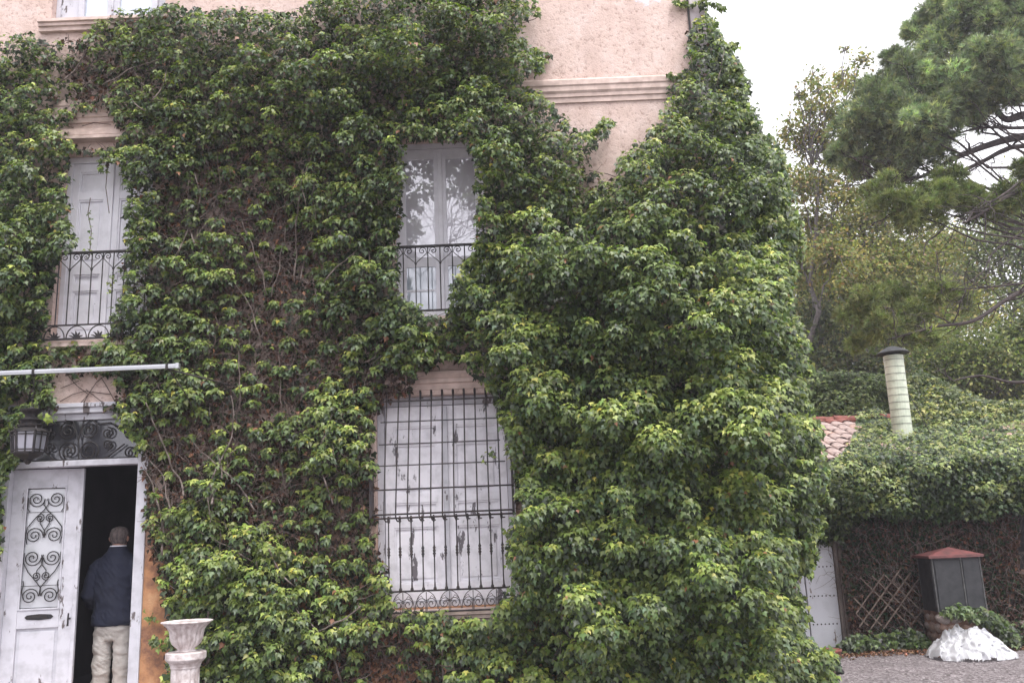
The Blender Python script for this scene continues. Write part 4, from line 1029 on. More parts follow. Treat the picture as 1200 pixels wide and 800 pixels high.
# thickness (m), bushiness, dryness measured at places over the facade
CTRL = np.array([
    (20, 120, .38, 1, .05), (20, 250, .45, 1, .0), (40, 340, .40, 1, .0), (15, 420, .35, 1, 0), (20, 60, .35, .9, 0), (90, 90, .14, .25, .5), (60, 130, .2, .5, .3), (110, 120, .16, .4, .4), (10, 600, .25, .8, 0), (90, 425, .10, .35, .2),
    (140, 60, .25, .8, .1), (200, 40, .40, 1, 0), (200, 100, .35, .8, .1), (180, 170, .25, .7, .2), (160, 260, .25, .75, .1), (170, 340, .22, .7, .2), (150, 400, .22, .8, .1), (210, 250, .12, .35, .6), (250, 200, .2, .5, .3),
    (300, 60, .5, 1, 0), (400, 60, .55, 1, 0), (500, 60, .65, 1, 0), (580, 50, .6, 1, 0), (350, 130, .45, .95, 0), (430, 160, .5, 1, 0), (480, 130, .5, 1, 0), (270, 130, .35, .8, .1),
    (240, 310, .22, .7, .3), (300, 270, .08, .25, .7), (320, 200, .22, .6, .3), (300, 340, .08, .3, .8), (350, 300, .08, .2, .8), (370, 180, .35, .8, .1), (300, 420, .08, .3, .7), (330, 480, .10, .4, .5), (250, 420, .15, .5, .4), (380, 420, .15, .4, .5), (200, 450, .18, .6, .2),
    (420, 260, .42, 1, 0), (440, 320, .40, 1, 0), (400, 350, .35, .9, .1), (440, 390, .32, .9, .1), (480, 400, .35, .9, .1), (430, 440, .22, .8, .2), (455, 462, .05, .1, 1.0),
    (300, 520, .14, .5, .5), (230, 520, .08, .25, .8), (200, 560, .07, .2, .9), (370, 500, .3, .85, .2), (400, 540, .32, .9, .2), (330, 560, .10, .3, .8), (290, 590, .12, .3, .7), (430, 580, .08, .3, .7), (420, 640, .10, .4, .5), (240, 590, .32, .9, .1), (250, 650, .35, .95, .1), (190, 615, .2, .5, .3), (290, 640, .30, .9, .2), (200, 650, .14, .35, .7), (350, 640, .22, .7, .3), (380, 700, .18, .6, .3), (260, 720, .32, 1, 0), (340, 740, .3, .9, .1), (420, 740, .22, .6, .3), (300, 790, .3, 1, 0), (440, 785, .04, .12, 1.0), (480, 785, .04, .12, 1.0), (500, 735, .2, .6, .1), (410, 790, .10, .3, .8),
    (560, 120, .6, 1, 0), (600, 160, .65, 1, 0), (650, 200, .6, 1, 0), (700, 160, .5, 1, 0), (690, 205, .12, .4, .3), (590, 260, .6, 1, 0), (660, 300, .85, 1, 0), (570, 340, .5, 1, 0), (600, 400, .7, 1, 0), (520, 410, .25, .8, .2), (560, 440, .4, .9, .1), (630, 480, .75, 1, 0), (620, 560, .65, 1, 0), (640, 650, .65, 1, 0), (600, 740, .35, .9, .1), (560, 760, .3, .8, .2), (560, 790, .3, .8, .1),
    (750, 220, .7, 1, 0), (800, 140, .5, 1, 0), (830, 60, .3, 1, 0), (840, 200, .8, 1, 0), (760, 350, 1.0, 1, 0), (860, 350, 1.0, 1, 0), (720, 450, 1.0, 1, 0), (820, 480, 1.0, 1, 0), (900, 500, .95, 1, 0), (720, 600, .9, 1, 0), (830, 620, .9, 1, .05), (900, 650, .8, 1, 0), (700, 720, .75, 1, .05), (800, 740, .75, .9, .15), (900, 740, .8, 1, 0), (800, 790, .6, .8, .3), (700, 790, .5, .8, .3), (960, 780, .4, 1, 0)])
def field(u, v):
    d2 = (u[:, None] - CTRL[None, :, 0]) ** 2 + (v[:, None] - CTRL[None, :, 1]) ** 2 + 150
    w = d2 ** -2.0; w /= w.sum(1, keepdims=True)
    return w @ CTRL[:, 2], w @ CTRL[:, 3], w @ CTRL[:, 4]
def corner_u(v): return px_np(np.stack([np.full_like(v, 2.28), np.full_like(v, D), np.interp(v, [0, 800], [7.4, .45])], 1))[0]
SIL = np.array([(-30, 828), (14, 832), (38, 846), (76, 873), (120, 879), (153, 894), (192, 920), (232, 926), (272, 938), (340, 930), (430, 944), (480, 950), (560, 968), (600, 960), (650, 948), (690, 938), (740, 942), (775, 980), (830, 978)])
def depth(u, v, T):
    """surface of the ivy: T proud of the facade, rolling back round the house corner"""
    uc = corner_u(v); us = np.interp(v, SIL[:, 0], SIL[:, 1]) + 4
    s = np.clip((u - uc) / np.maximum(us - uc, 6), 0, 1)
    return D - T * np.sqrt(np.clip(1 - s * s, 0, 1)) + .55 * s

def lumpf(u, v):
    return .30 + .50 * vnoise(u, v * 1.1, 60, 31) + .86 * vnoise(u, v * 1.0, 27, 33)
INNER_SHADE = [G_OLD_SHADE, (.036, .052, .022), (.030, .042, .026), (0.024, 0.038, 0.018)]  # inner leaf greens darkened to stand for shade in the gaps
def make_ivy(sel):
    """collects leaf arrays for the sprays whose centre passes sel(u, v)"""
    out = {k: [] for k in ('P', 'N', 'T', 'S', 'c')}
    def put(P, Nn, T, Sz, c, jit=5.0):
        u, v = px_np(P); ok = ivy_ok(u, v, jit)
        ok &= (P[:, 1] < D - .02) | (P[:, 0] > 2.31)
        for k, a in zip(('P', 'N', 'T', 'S', 'c'), (P, Nn, T, Sz, c)): out[k].append(a[ok])
    # sprays: dart throwing, closer together in rows than in columns
    cand = np.stack([rng.uniform(-50, 985, 42000), rng.uniform(-28, 828, 42000)], 1)
    cu, cv = cand[:, 0], cand[:, 1]
    ok = inpoly(cu, cv, IVY_OUT)
    for h_ in HOLES: ok &= ~inpoly(cu, cv, h_)
    ok &= sel(cu, cv)
    cand = cand[ok]; T_, B_, D_ = field(cand[:, 0], cand[:, 1])
    keepi = []; grid = {}
    for i, (u, v) in enumerate(cand):
        if B_[i] < .55 and rng.random() > B_[i] * .35: continue
        gx_, gy_ = int(u // 26), int(v // 18); hit = False
        for a in (-1, 0, 1):
            for b in (-1, 0, 1):
                for (pu, pv) in grid.get((gx_ + a, gy_ + b), ()):
                    if ((pu - u) / 18) ** 2 + ((pv - v) / 15) ** 2 < 1: hit = True
        if not hit: grid.setdefault((gx_, gy_), []).append((u, v)); keepi.append(i)
    cand = cand[keepi]; T_, B_, D_ = T_[keepi], B_[keepi], D_[keepi]
    n = len(cand)
    lump = lumpf(cand[:, 0], cand[:, 1])
    Tt = T_ * lump * rng.uniform(.82, 1.15, n)
    Y = depth(cand[:, 0], cand[:, 1], Tt)
    Cc = at_np(cand[:, 0], cand[:, 1], Y)
    R = (.085 + .075 * np.clip(T_, 0, .8)) * rng.uniform(.55, 1.5, n) * np.where(B_ < .5, .7, 1)
    m = 92; nl = (m * np.clip(R / .12, .5, 1.6) ** 1.6).astype(int)
    idx = np.repeat(np.arange(n), nl); k = len(idx)
    d = norm(rng.normal(0, 1, (k, 3)) * .85 + np.array((0, -.75, .55)))
    P = Cc[idx] + R[idx, None] * d * np.array((1.12, 1.0, .86)) * rng.uniform(.6, 1.15, (k, 1))
    Nn = norm(d * .75 + np.array((0, -.25, .60)) + rng.normal(0, .30, (k, 3)))
    T = norm(d * np.array((.9, .6, 0)) + np.array((0, -.30, -.75)) + rng.normal(0, .30, (k, 3)))
    Sz = rng.uniform(.033, .068, k) * (1 - .12 * (cand[idx, 1] < 250))
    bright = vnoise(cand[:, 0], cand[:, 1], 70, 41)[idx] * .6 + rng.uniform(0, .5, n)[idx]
    young_lit = np.clip((d[:, 2] - .15) * 1.3 + (bright - .55) * 1.3 + rng.normal(0, .18, k), 0, 1)[:, None]  # new growth, plus light painted in: pale spray tops, dark undersides
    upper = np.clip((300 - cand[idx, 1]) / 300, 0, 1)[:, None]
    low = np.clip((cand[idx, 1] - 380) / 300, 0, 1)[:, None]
    c = pal(k, [G_MID, G_OLD_SHADE, G_BLU], [5, 2, 3], .16) * (1 - young_lit) + young_lit * (pal(k, [G_YNG, (.20, .255, .072), G_LIM], [5, 4, 2.5], .15))
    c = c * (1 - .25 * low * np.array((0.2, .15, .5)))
    odd = rng.random(k); c[odd < .003] = YEL; c[(odd > .003) & (odd < .008)] = (.30, .14, .08)
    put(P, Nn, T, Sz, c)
    # inner leaves filling the depth of the growth, shade put into their colour
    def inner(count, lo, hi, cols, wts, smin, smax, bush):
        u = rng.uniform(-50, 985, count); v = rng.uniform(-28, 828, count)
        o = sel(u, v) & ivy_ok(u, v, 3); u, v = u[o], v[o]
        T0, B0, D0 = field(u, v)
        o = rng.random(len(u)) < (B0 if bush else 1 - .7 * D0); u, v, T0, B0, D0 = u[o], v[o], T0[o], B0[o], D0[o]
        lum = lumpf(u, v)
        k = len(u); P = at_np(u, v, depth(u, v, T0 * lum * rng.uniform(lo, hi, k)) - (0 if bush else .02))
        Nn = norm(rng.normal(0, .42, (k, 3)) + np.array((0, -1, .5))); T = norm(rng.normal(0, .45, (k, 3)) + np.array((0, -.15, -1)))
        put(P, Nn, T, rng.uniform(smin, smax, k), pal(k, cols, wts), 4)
    inner(34000, .15, .62, INNER_SHADE, [3, 4, 3, 3], .045, .08, True)
    inner(30000, .02, .35, INNER_SHADE, [5, 3, 3, 2], .05, .09, True)
    # depth of the growth that wraps round the house corner
    k = 26000; v = rng.uniform(10, 828, k); uc = corner_u(v); us = np.interp(v, SIL[:, 0], SIL[:, 1]); u = uc - 14 + rng.random(k) * (us - uc + 10)
    o = sel(u, v); u, v = u[o], v[o]; k = len(u)
    if k:
        P = at_np(u, v, D + rng.uniform(.0, 1.7, k)); put(P, norm(rng.normal(0, .4, (k, 3)) + np.array((.4, -.9, .35))), norm(rng.normal(0, .45, (k, 3)) + np.array((0, -.15, -1))), rng.uniform(.05, .09, k), pal(k, [G_MID, G_BLU, G_OLD_SHADE, G_YNG], [4, 3, 2, 2.5]), 3)
    # small flat leaves hugging the wall
    inner(34000, .05, .75, [G_MID, G_OLD_SHADE, G_YNG, BR2, (.07, .11, .035)], [4, 5, 1.5, 2, 3], .03, .06, False)
    return {k_: np.concatenate(a) for k_, a in out.items()}

def dry_layer(sel, count):
    u = rng.uniform(-50, 985, count); v = rng.uniform(-28, 828, count)
    o = sel(u, v) & ivy_ok(u, v, 4); u, v = u[o], v[o]
    T0, B0, D0 = field(u, v); o = rng.random(len(u)) < np.clip(D0 * .9 + .04, 0, 1) * (.45 + 1.0 * vnoise(u, v, 28, 55)); u, v, T0 = u[o], v[o], T0[o]
    k = len(u); P = at_np(u, v, depth(u, v, T0 * rng.uniform(.1, .6, k)) - .025)
    Nn = norm(rng.normal(0, .6, (k, 3)) + np.array((0, -1, .2))); T = norm(rng.normal(0, .7, (k, 3)) + np.array((0, -.1, -1)))
    return P, Nn, T, rng.uniform(.035, .075, k), pal(k, [BR, BR2, TAN, (.07, .042, .033), (.20, .10, .065), (.04, .045, .028)], [3, 7, .6, 7, 1.3, 4], .25)

def tubes_np(paths, radii, n=4):
    """many thin tubes -> arrays"""
    Vs, Fs = [], []; base = 0
    for pts, r0_, r1_ in zip(paths, *radii):
        pts = np.asarray(pts); m = len(pts); t = np.gradient(pts, axis=0); t = norm(t)
        a = norm(np.cross(t, np.array((.13, .71, .69)))); b = np.cross(t, a)
        rr = np.linspace(r0_, r1_, m)[:, None]
        ring = [pts + rr * (a * math.cos(2 * PI * q / n) + b * math.sin(2 * PI * q / n)) for q in range(n)]
        Vs.append(np.stack(ring, 1).reshape(-1, 3))
        i = np.arange(m - 1)[:, None] * n; q = np.arange(n)[None]; q2 = (q + 1) % n
        Fs.append(np.stack([i + q, i + q2, i + n + q2, i + n + q], -1).reshape(-1, 4) + base); base += m * n
    return np.concatenate(Vs), np.concatenate(Fs)

def vine_path(u, v, n, step, ang, T=.3, wob=.5):
    pts = []
    for i in range(n):
        a = np.array([u]), np.array([v]); t0 = field(*a)[0][0]
        if not ivy_ok(a[0], a[1], 0)[0] and i > 2: break
        Y = min(D - .02, D - .03 - T * t0 * (1 + .3 * math.sin(i * .7 + u)))
        if u > 850: break
        pts.append(tuple(at(u, v, Y)))
        ang += random.gauss(0, wob * .45); ang = ang * .97 + (-PI / 2) * .03
        u += step * math.cos(ang); v += step * math.sin(ang)
    return pts

def twigs(sel, count, parent, main=14):
    paths, r0s, r1s = [], [], []
    tries = 0
    while len(paths) < count and tries < count * 12:
        tries += 1
        u, v = random.uniform(0, 900), random.uniform(10, 800); a = np.array([u]), np.array([v])
        if not (sel(*a)[0] and ivy_ok(*a, 0)[0]): continue
        T0, B0, D0 = field(*a)
        if random.random() > .12 + D0[0] * .9: continue
        ln = random.choice([5, 8, 10, 16]); p = vine_path(u, v, ln, random.uniform(4, 7), random.uniform(-PI * 1.05, .05), random.uniform(.3, 1.05), random.uniform(.4, 1.1))
        if len(p) < 3: continue
        paths.append(p); r = random.choice([.0025, .003, .004, .005]); r0s.append(r); r1s.append(r * .5)
    V, F = tubes_np(paths, (r0s, r1s), 4)
    raw_mesh('twigs', M['twig'], V, F, None, parent, {'kind': 'stuff'}) if parent is None else None
    off = np.array(rootloc(parent))
    half = len(paths) // 2
    V, F = tubes_np(paths[:half], (r0s[:half], r1s[:half]), 4); raw_mesh('twigs', M['twig'], V - off, F, None, parent, {'kind': 'stuff'})
    V, F = tubes_np(paths[half:], (r0s[half:], r1s[half:]), 4); raw_mesh('twigs', M['stem'], V - off, F, None, parent, {'kind': 'stuff', 'label': 'pale grey bare ivy twigs'})

def vines(starts, parent):
    for (u, v, n, ang, r, T) in starts:
        p = vine_path(u, v, n, 7, ang, T, .35)
        if len(p) < 3: continue
        b = MB(); b.tube(p, [r * (1 - .6 * i / len(p)) for i in range(len(p))], 6); b.build('vine_stem', M['stem'], parent, smooth=True)

leaf_protos = {}
def leaf_objects(data, parent, count, score):
    """the largest leaves in view as single leaf parts; returns what is left for the mass"""
    idx = np.argsort(-score)[:count]
    mask = np.ones(len(score), bool); mask[idx] = False
    off = np.array(rootloc(parent))
    cols = [G_MID, G_YNG, (.075, .13, .035), G_LIM, (.06, .10, .03)]
    if not leaf_protos:
        for i, c in enumerate(cols):
            me = bpy.data.meshes.new('leaf'); me.from_pydata(IVY_V.tolist(), [], IVY_F.tolist()); a = me.color_attributes.new('col', 'FLOAT_COLOR', 'POINT')
            a.data.foreach_set('color', np.tile(np.array((*c, 1), np.float32), len(IVY_V))); me.materials.append(M['leaf']); leaf_protos[i] = me
    ca = np.array(cols)
    for i in idx:
        ci = int(np.argmin(((ca - data['c'][i]) ** 2).sum(1)))
        Nv = Vector(data['N'][i]).normalized(); T = Vector(data['T'][i]); T = (T - Nv * Nv.dot(T)).normalized(); B = T.cross(Nv)
        o = bpy.data.objects.new('leaf', leaf_protos[ci]); S.collection.objects.link(o); o.parent = parent
        s = data['S'][i]; P = data['P'][i] - off
        o.matrix_local = Matrix(((B.x * s, T.x * s, Nv.x * s, P[0]), (B.y * s, T.y * s, Nv.y * s, P[1]), (B.z * s, T.z * s, Nv.z * s, P[2]), (0, 0, 0, 1)))
    return {k: a[mask] for k, a in data.items()}

SPLIT = lambda u, v: 545 + 14 * np.sin(v / 37.0) + np.where((v > 365) & (v < 430), -25, 0) + np.where(v > 700, 10, 0)
SELS = {
    'left': lambda u, v: u < np.interp(v, [0, 60, 130, 420, 470, 800], [60, 78, 86, 92, 60, 40]),
    'centre': lambda u, v: (u >= np.interp(v, [0, 60, 130, 420, 470, 800], [60, 78, 86, 92, 60, 40])) & (u < SPLIT(u, v)),
    'corner': lambda u, v: u >= SPLIT(u, v)}
IV = {
    'left': thing('climbing_ivy', 'dark leafy ivy growing up the left edge beside the balcony and lantern', 'ivy', (-5.6, D - .1, 0), 'ivy climbing the villa'),
    'centre': thing('climbing_ivy', 'thin patchy ivy with bare brown twigs between front door and barred window', 'ivy', (-2.4, D - .1, 0), 'ivy climbing the villa'),
    'corner': thing('climbing_ivy', 'huge bushy green ivy covering the right corner of the villa', 'ivy', (1.6, D - .3, 0), 'ivy climbing the villa')}
for key, sel in SELS.items():
    data = make_ivy(sel)
    par = IV[key]
    u, v = px_np(data['P'])
    vis = data['S'] / data['P'][:, 1] * (1 + .6 * (D - data['P'][:, 1])) * (np.abs(data['N'][:, 1])) * ((u > 5) & (u < 1195) & (v > 5) & (v < 795))
    if key != 'left': data = leaf_objects(data, par, 300, vis)
    leaf_mesh('foliage', M['leaf'], data['P'], data['N'], data['T'], data['S'], data['c'], IVY_V, IVY_F, par, tags={'kind': 'stuff'}, width=rng.uniform(.75, 1.1, len(data['S'])))
    dp = dry_layer(sel, {'left': 14000, 'centre': 120000, 'corner': 22000}[key])
    leaf_mesh('dry_leaves', M['dry'], *dp, CRISP_V, CRISP_F, par, tags={'kind': 'stuff', 'label': 'brown dead ivy leaves'})
    twigs(sel, {'left': 160, 'centre': 1900, 'corner': 260}[key], par)
# bare pale stems that stand out against the leaves
vines([(228, 285, 12, -1.9, .008, 1.1), (206, 300, 16, -1.2, .009, 1.2), (312, 345, 14, -1.7, .008, 1.6), (318, 348, 13, -1.5, .007, 1.6), (305, 400, 12, -1.8, .008, 1.5), (345, 330, 22, -1.5, .010, 1.4), (352, 330, 20, -1.45, .008, 1.2), (380, 330, 12, -1.0, .007, 1.2),
       (215, 580, 18, -1.75, .011, 1.5), (248, 590, 20, -1.7, .010, 1.5), (300, 600, 17, -2.1, .010, 1.4), (260, 560, 14, -1.5, .007, 1.2), (200, 600, 12, -2.0, .009, 1.2), (190, 650, 16, -1.75, .011, 1.0), (205, 660, 14, -1.7, .009, 1.0), (390, 590, 18, -1.6, .008, 1.2), (300, 660, 10, -2.4, .008, 1.1), (350, 690, 10, -2.6, .009, 1.1),
       (170, 130, 10, -2.5, .008, 1.3), (178, 118, 9, -.9, .007, 1.3), (330, 480, 10, -1.4, .006, 1.3), (360, 260, 10, -1.5, .007, 1.3), (280, 480, 12, -1.2, .007, 1.3), (455, 690, 26, -1.6, .007, .4), (400, 800, 18, -1.7, .012, 1.0), (240, 800, 22, -1.6, .016, .8), (520, 800, 12, -1.9, .012, 1.0), (120, 100, 14, -.6, .008, 1.0), (70, 96, 12, -.5, .008, .8), (95, 110, 12, -1.2, .007, .8), (335, 800, 20, -1.3, .014, .9)], IV['centre'])
vines([(700, 800, 24, -1.6, .02, .6), (780, 800, 30, -1.5, .022, .5), (650, 720, 22, -1.7, .015, .5), (690, 190, 12, -2.0, .006, 1.0), (840, 100, 8, -1.2, .006, .9)], IV['corner'])
vines([(20, 330, 24, -1.6, .012, .5), (30, 470, 16, -1.7, .010, .6)], IV['left'])
# bare runners on the patch of wall above the door and thin shoots across the shutters
for pts in (((90, 476), (104, 462), (112, 448), (122, 440)), ((70, 470), (85, 462), (100, 458), (130, 462)), ((100, 456), (118, 470), (134, 474)), ((72, 455), (92, 446)), ((134, 470), (124, 452), (118, 442)), ((62, 474), (96, 474), (140, 470)), ((96, 474), (104, 462), (90, 452), (80, 440))):
    MB().tube([at(u + random.uniform(-1, 1), v, D - .02) for u, v in pts], .004, 5).build('vine_stem', M['twig'], IV['centre'])
for pts in (((105, 300), (107, 270), (103, 250), (106, 232)), ((128, 250), (124, 220), (126, 195)), ((96, 148), (110, 144), (130, 146)), ((690, 200), (712, 204), (738, 214)), ((700, 150), (712, 142)), ((575, 40), (628, 22), (625, 2))):
    MB().tube([at(u, v, D - .05) for u, v in pts], .0045, 5).build('vine_stem', M['twig'], IV['corner'] if pts[0][0] > 550 else IV['centre'])
# a few loose shoots hanging in the openings
def shoot(pts, n, parent, y=D - .1, s=.06):
    ps = [at(u, v, y) for u, v in pts]; P = []
    for i in range(n):
        t = rng.random() * (len(ps) - 1); a = int(t); q = ps[a].lerp(ps[min(a + 1, len(ps) - 1)], t - a); P.append(tuple(q + Vector(rng.normal(0, .02, 3))))
    P = np.array(P)
    leaf_mesh('shoot_leaves', M['leaf'], P, rng.normal(0, .5, (n, 3)) + np.array((0, -1, .3)), rng.normal(0, .6, (n, 3)) + np.array((0, 0, -1)), rng.uniform(.6, 1.1, n) * s, pal(n, [G_MID, G_YNG], [2, 1]), IVY_V, IVY_F, parent, tags={'kind': 'stuff'})
shoot([(104, 300), (107, 270), (103, 245)], 22, IV['centre'], s=.035)
shoot([(118, 200), (122, 182), (136, 176)], 45, IV['centre']); shoot([(132, 345), (128, 330), (140, 310)], 26, IV['centre'], s=.04)
shoot([(565, 540), (572, 528), (580, 535)], 12, IV['corner'], D - .3, .05); shoot([(592, 618), (600, 640), (596, 660)], 30, IV['corner'], D - .2, .06)
shoot([(690, 160), (702, 146), (716, 142)], 70, IV['corner'], D - .35, .07); shoot([(628, 62), (632, 72), (630, 85)], 80, IV['corner'], D - .3, .07)
shoot([(624, 0), (628, 12), (630, 20)], 30, IV['corner'], D - .15, .06); shoot([(790, 2), (805, 6), (835, 4), (848, 10)], 110, IV['corner'], D - .05, .06); shoot([(782, 88), (796, 90), (806, 84)], 40, IV['corner'], D - .1, .06)
shoot([(178, 715), (172, 722), (182, 728)], 14, IV['centre'], D - .05, .05); shoot([(176, 748), (186, 752), (196, 758)], 40, IV['centre'], D - .1, .055)
shoot([(245, 12), (285, 10), (318, 14)], 30, IV['centre'], D - .05, .05)
shoot([(178, 500), (160, 512), (150, 500), (140, 488)], 90, IV['centre'], D - .12, .065); shoot([(160, 530), (164, 520)], 24, IV['centre'], D - .1, .05)
shoot([(42, 462), (40, 478), (48, 492), (70, 488)], 50, IV['left'], D - .3, .055)

for v_ in range(24, 770, 9):
    us_ = float(np.interp(v_, SIL[:, 0], SIL[:, 1])); w_ = random.uniform(-10, 5)
    if random.random() < .8: shoot([(us_ - 20, v_ + 6), (us_ + w_, v_), (us_ + w_ + 3, v_ + 8)], random.randint(25, 60), IV['corner'], D + random.uniform(-.1, .4), .068)
# ------------------------------------------------------------------ ivy over the outbuilding
def volume_ivy(parent, mask, Yf, nspray, R0_, m, lsz, pals, ninner, gap=(16, 11), seed=5, upb=.6, tv=IVY_V, tf=IVY_F, mat='leaf', fill=.5, young_p=None):
    us = [p[0] for p in mask]; vs_ = [p[1] for p in mask]; u0, u1, v0, v1 = min(us), max(us), min(vs_), max(vs_)
    cand = np.stack([rng.uniform(u0, u1, nspray * 8), rng.uniform(v0, v1, nspray * 8)], 1); cand = cand[inpoly(cand[:, 0], cand[:, 1], mask)]
    keep = []; grid = {}
    for i, (u, v) in enumerate(cand):
        a_, b_ = int(u // gap[0]), int(v // gap[1]); hit = False
        for a in (-1, 0, 1):
            for b in (-1, 0, 1):
                for (pu, pv) in grid.get((a_ + a, b_ + b), ()):
                    if ((pu - u) / gap[0]) ** 2 + ((pv - v) / gap[1]) ** 2 < .8: hit = True
        if not hit: grid.setdefault((a_, b_), []).append((u, v)); keep.append(i)
        if len(keep) >= nspray: break
    c = cand[keep]; n = len(c)
    Y = Yf(c[:, 0], c[:, 1]) + .75 * (vnoise(c[:, 0], c[:, 1], 34, seed) - .42) + rng.uniform(-.08, .08, n)
    Cc = at_np(c[:, 0], c[:, 1], Y); R = R0_ * rng.uniform(.7, 1.3, n)
    idx = np.repeat(np.arange(n), m); k = len(idx)
    d = norm(rng.normal(0, 1, (k, 3)) * .8 + np.array((0, -.6, upb)))
    P = Cc[idx] + R[idx, None] * d * np.array((1.25, 1, .8)) * rng.uniform(.6, 1.05, (k, 1))
    Nn = norm(d * .75 + np.array((0, -.2, .6)) + rng.normal(0, .35, (k, 3))); T = norm(d * np.array((.9, .6, 0)) + np.array((0, -.25, -.55)) + rng.normal(0, .35, (k, 3)))
    Sz = rng.uniform(.7, 1.25, k) * lsz
    yg_lit = np.clip((d[:, 2] - .1) * 1.2 + (rng.uniform(-.4, .4, n))[idx] + rng.normal(0, .2, k), 0, 1)[:, None]  # top light put into leaf colour: upper leaves paler, lower ones darker
    col = pal(k, pals[0], np.ones(len(pals[0])), .16) * (1 - yg_lit) + yg_lit * pal(k, pals[1], np.ones(len(pals[1])), .16)
    u = rng.uniform(u0, u1, ninner * 2); v = rng.uniform(v0, v1, ninner * 2); o = inpoly(u, v, mask); u, v = u[o], v[o]; k2 = len(u)
    P2 = at_np(u, v, Yf(u, v) + rng.uniform(.05, fill, k2)); P2[:, 2] = np.maximum(P2[:, 2], .01)
    N2 = norm(rng.normal(0, .5, (k2, 3)) + np.array((0, -1, .6))); T2 = norm(rng.normal(0, .5, (k2, 3)) + np.array((0, -.2, -1)))
    P = np.concatenate([P, P2]); uu, vv = px_np(P); j = 2.5; ok = inpoly(uu + rng.normal(0, j, len(uu)), vv + rng.normal(0, j, len(uu)), mask) & (P[:, 2] > .005)
    A = [P, np.concatenate([Nn, N2]), np.concatenate([T, T2]), np.concatenate([Sz, rng.uniform(.8, 1.3, k2) * lsz]), np.concatenate([col, pal(k2, pals[0], np.ones(len(pals[0])), .2)])]
    A = [a[ok] for a in A]
    return leaf_mesh('foliage', M[mat], *A, tv, tf, parent, tags={'kind': 'stuff'})
AP = ([G_OLD_SHADE, G_MID, G_BLU, (.035, .06, .022)], [(.27, .32, .10), (.21, .26, .08), (.34, .37, .12)])
AI = thing('roof_ivy', 'thick rounded mass of ivy overhanging the eaves of the outbuilding', 'ivy', (6, 12, 0))
m1 = [(925, 540), (944, 532), (962, 546), (982, 534), (998, 518), (1002, 500), (1004, 482), (1030, 476), (1050, 496), (1064, 502), (1066, 486), (1082, 476), (1110, 474), (1140, 478), (1180, 486), (1230, 492), (1230, 592), (1196, 602), (1180, 596), (1160, 610), (1120, 606), (1100, 612), (1074, 604), (1050, 610), (1020, 602), (1000, 612), (985, 640), (930, 640)]
def y1(u, v): return np.where(v > 548, 11.62 + .3 * ((v - 548) / 60) ** 2, np.clip(2.8355 / (.31 - (617 - v) / 1045) - .58, 11.62, 14.6))
volume_ivy(AI, m1, y1, 950, .20, 80, .052, AP, 22000, (17, 12), 61, fill=.4)
AI2 = thing('roof_ivy', 'yellow-green mound of ivy rising over the roof behind the flue', 'ivy', (6.6, 14, 2.9))
m2 = [(1052, 512), (1060, 440), (1080, 434), (1104, 444), (1130, 458), (1158, 468), (1182, 470), (1230, 466), (1230, 522), (1052, 520)]
AP2 = ([(.07, .10, .03), (.055, .085, .028), (.11, .13, .04)], [(.32, .34, .085), (.25, .28, .075), (.40, .38, .11)])
volume_ivy(AI2, m2, lambda u, v: 13.9 + (510 - v) / 60 * .9, 760, .16, 56, .055, AP2, 14000, (15, 11), 62, fill=.8)
BW = thing('garden_wall', 'old boundary wall buried in dark ivy behind the outbuilding roof', 'wall', (6, 18.2, 0))
MB().box((2.9, 18.4, 0), (at(1078, 446, 18.4).x, 18.7, at(990, 446, 18.4).z)).build('masonry', M['rusty_pink'], BW)
AI3 = thing('wall_ivy', 'flat-topped dark green ivy hedge band left of the flue', 'ivy', (5.6, 18.2, 0))
m3 = [(920, 440), (950, 434), (1000, 436), (1040, 438), (1075, 440), (1075, 505), (1030, 500), (1000, 496), (950, 498), (920, 510)]
volume_ivy(AI3, m3, lambda u, v: 17.5 + 0 * u, 620, .18, 52, .06, ([G_MID, (.06, .09, .03), (.08, .12, .04)], [(.26, .32, .095), (.20, .26, .08)]), 8000, (12, 9), 63, fill=.5)

# dead and dark ivy on the outbuilding wall
DI = thing('wall_ivy', 'dry brown ivy and tangled twigs covering the outbuilding wall under the eaves', 'ivy', (6, AW - .1, 0))
mw = [(984, 600), (1230, 590), (1230, 735), (1190, 742), (1060, 752), (1000, 750), (998, 735), (988, 680)]
mh = [(1193, 585), (1230, 585), (1230, 668), (1193, 672)]
def wallpts(n, t0, t1):
    u = rng.uniform(984, 1228, n); v = rng.uniform(590, 752, n); o = inpoly(u, v, mw) & ~inpoly(u, v, mh); u, v = u[o], v[o]
    return u, v, at_np(u, v, AW - rng.uniform(t0, t1, len(u)))
u, v, P = wallpts(26000, .02, .3); k = len(P)
dry = np.clip((v - 600) / 70 + (u - 1100) / 160, .1, 1.0)
isdry = rng.random(k) < .35 + .6 * dry * vnoise(u, v, 22, 71)
col = np.where(isdry[:, None], pal(k, [BR2, (.06, .035, .028), (.12, .07, .05), BR], [5, 5, 3, 1.5], .25), pal(k, [G_OLD_SHADE, (.02, .04, .018), (.04, .06, .03)], [3, 3, 2], .2))
leaf_mesh('dry_leaves', M['dry'], P, norm(rng.normal(0, .6, (k, 3)) + np.array((0, -1, .2))), rng.normal(0, .6, (k, 3)) + np.array((0, 0, -1)), rng.uniform(.03, .07, k), col, CRISP_V, CRISP_F, DI, tags={'kind': 'stuff'})
paths, ra, rb = [], [], []
u, v, P = wallpts(1500, .1, .36)
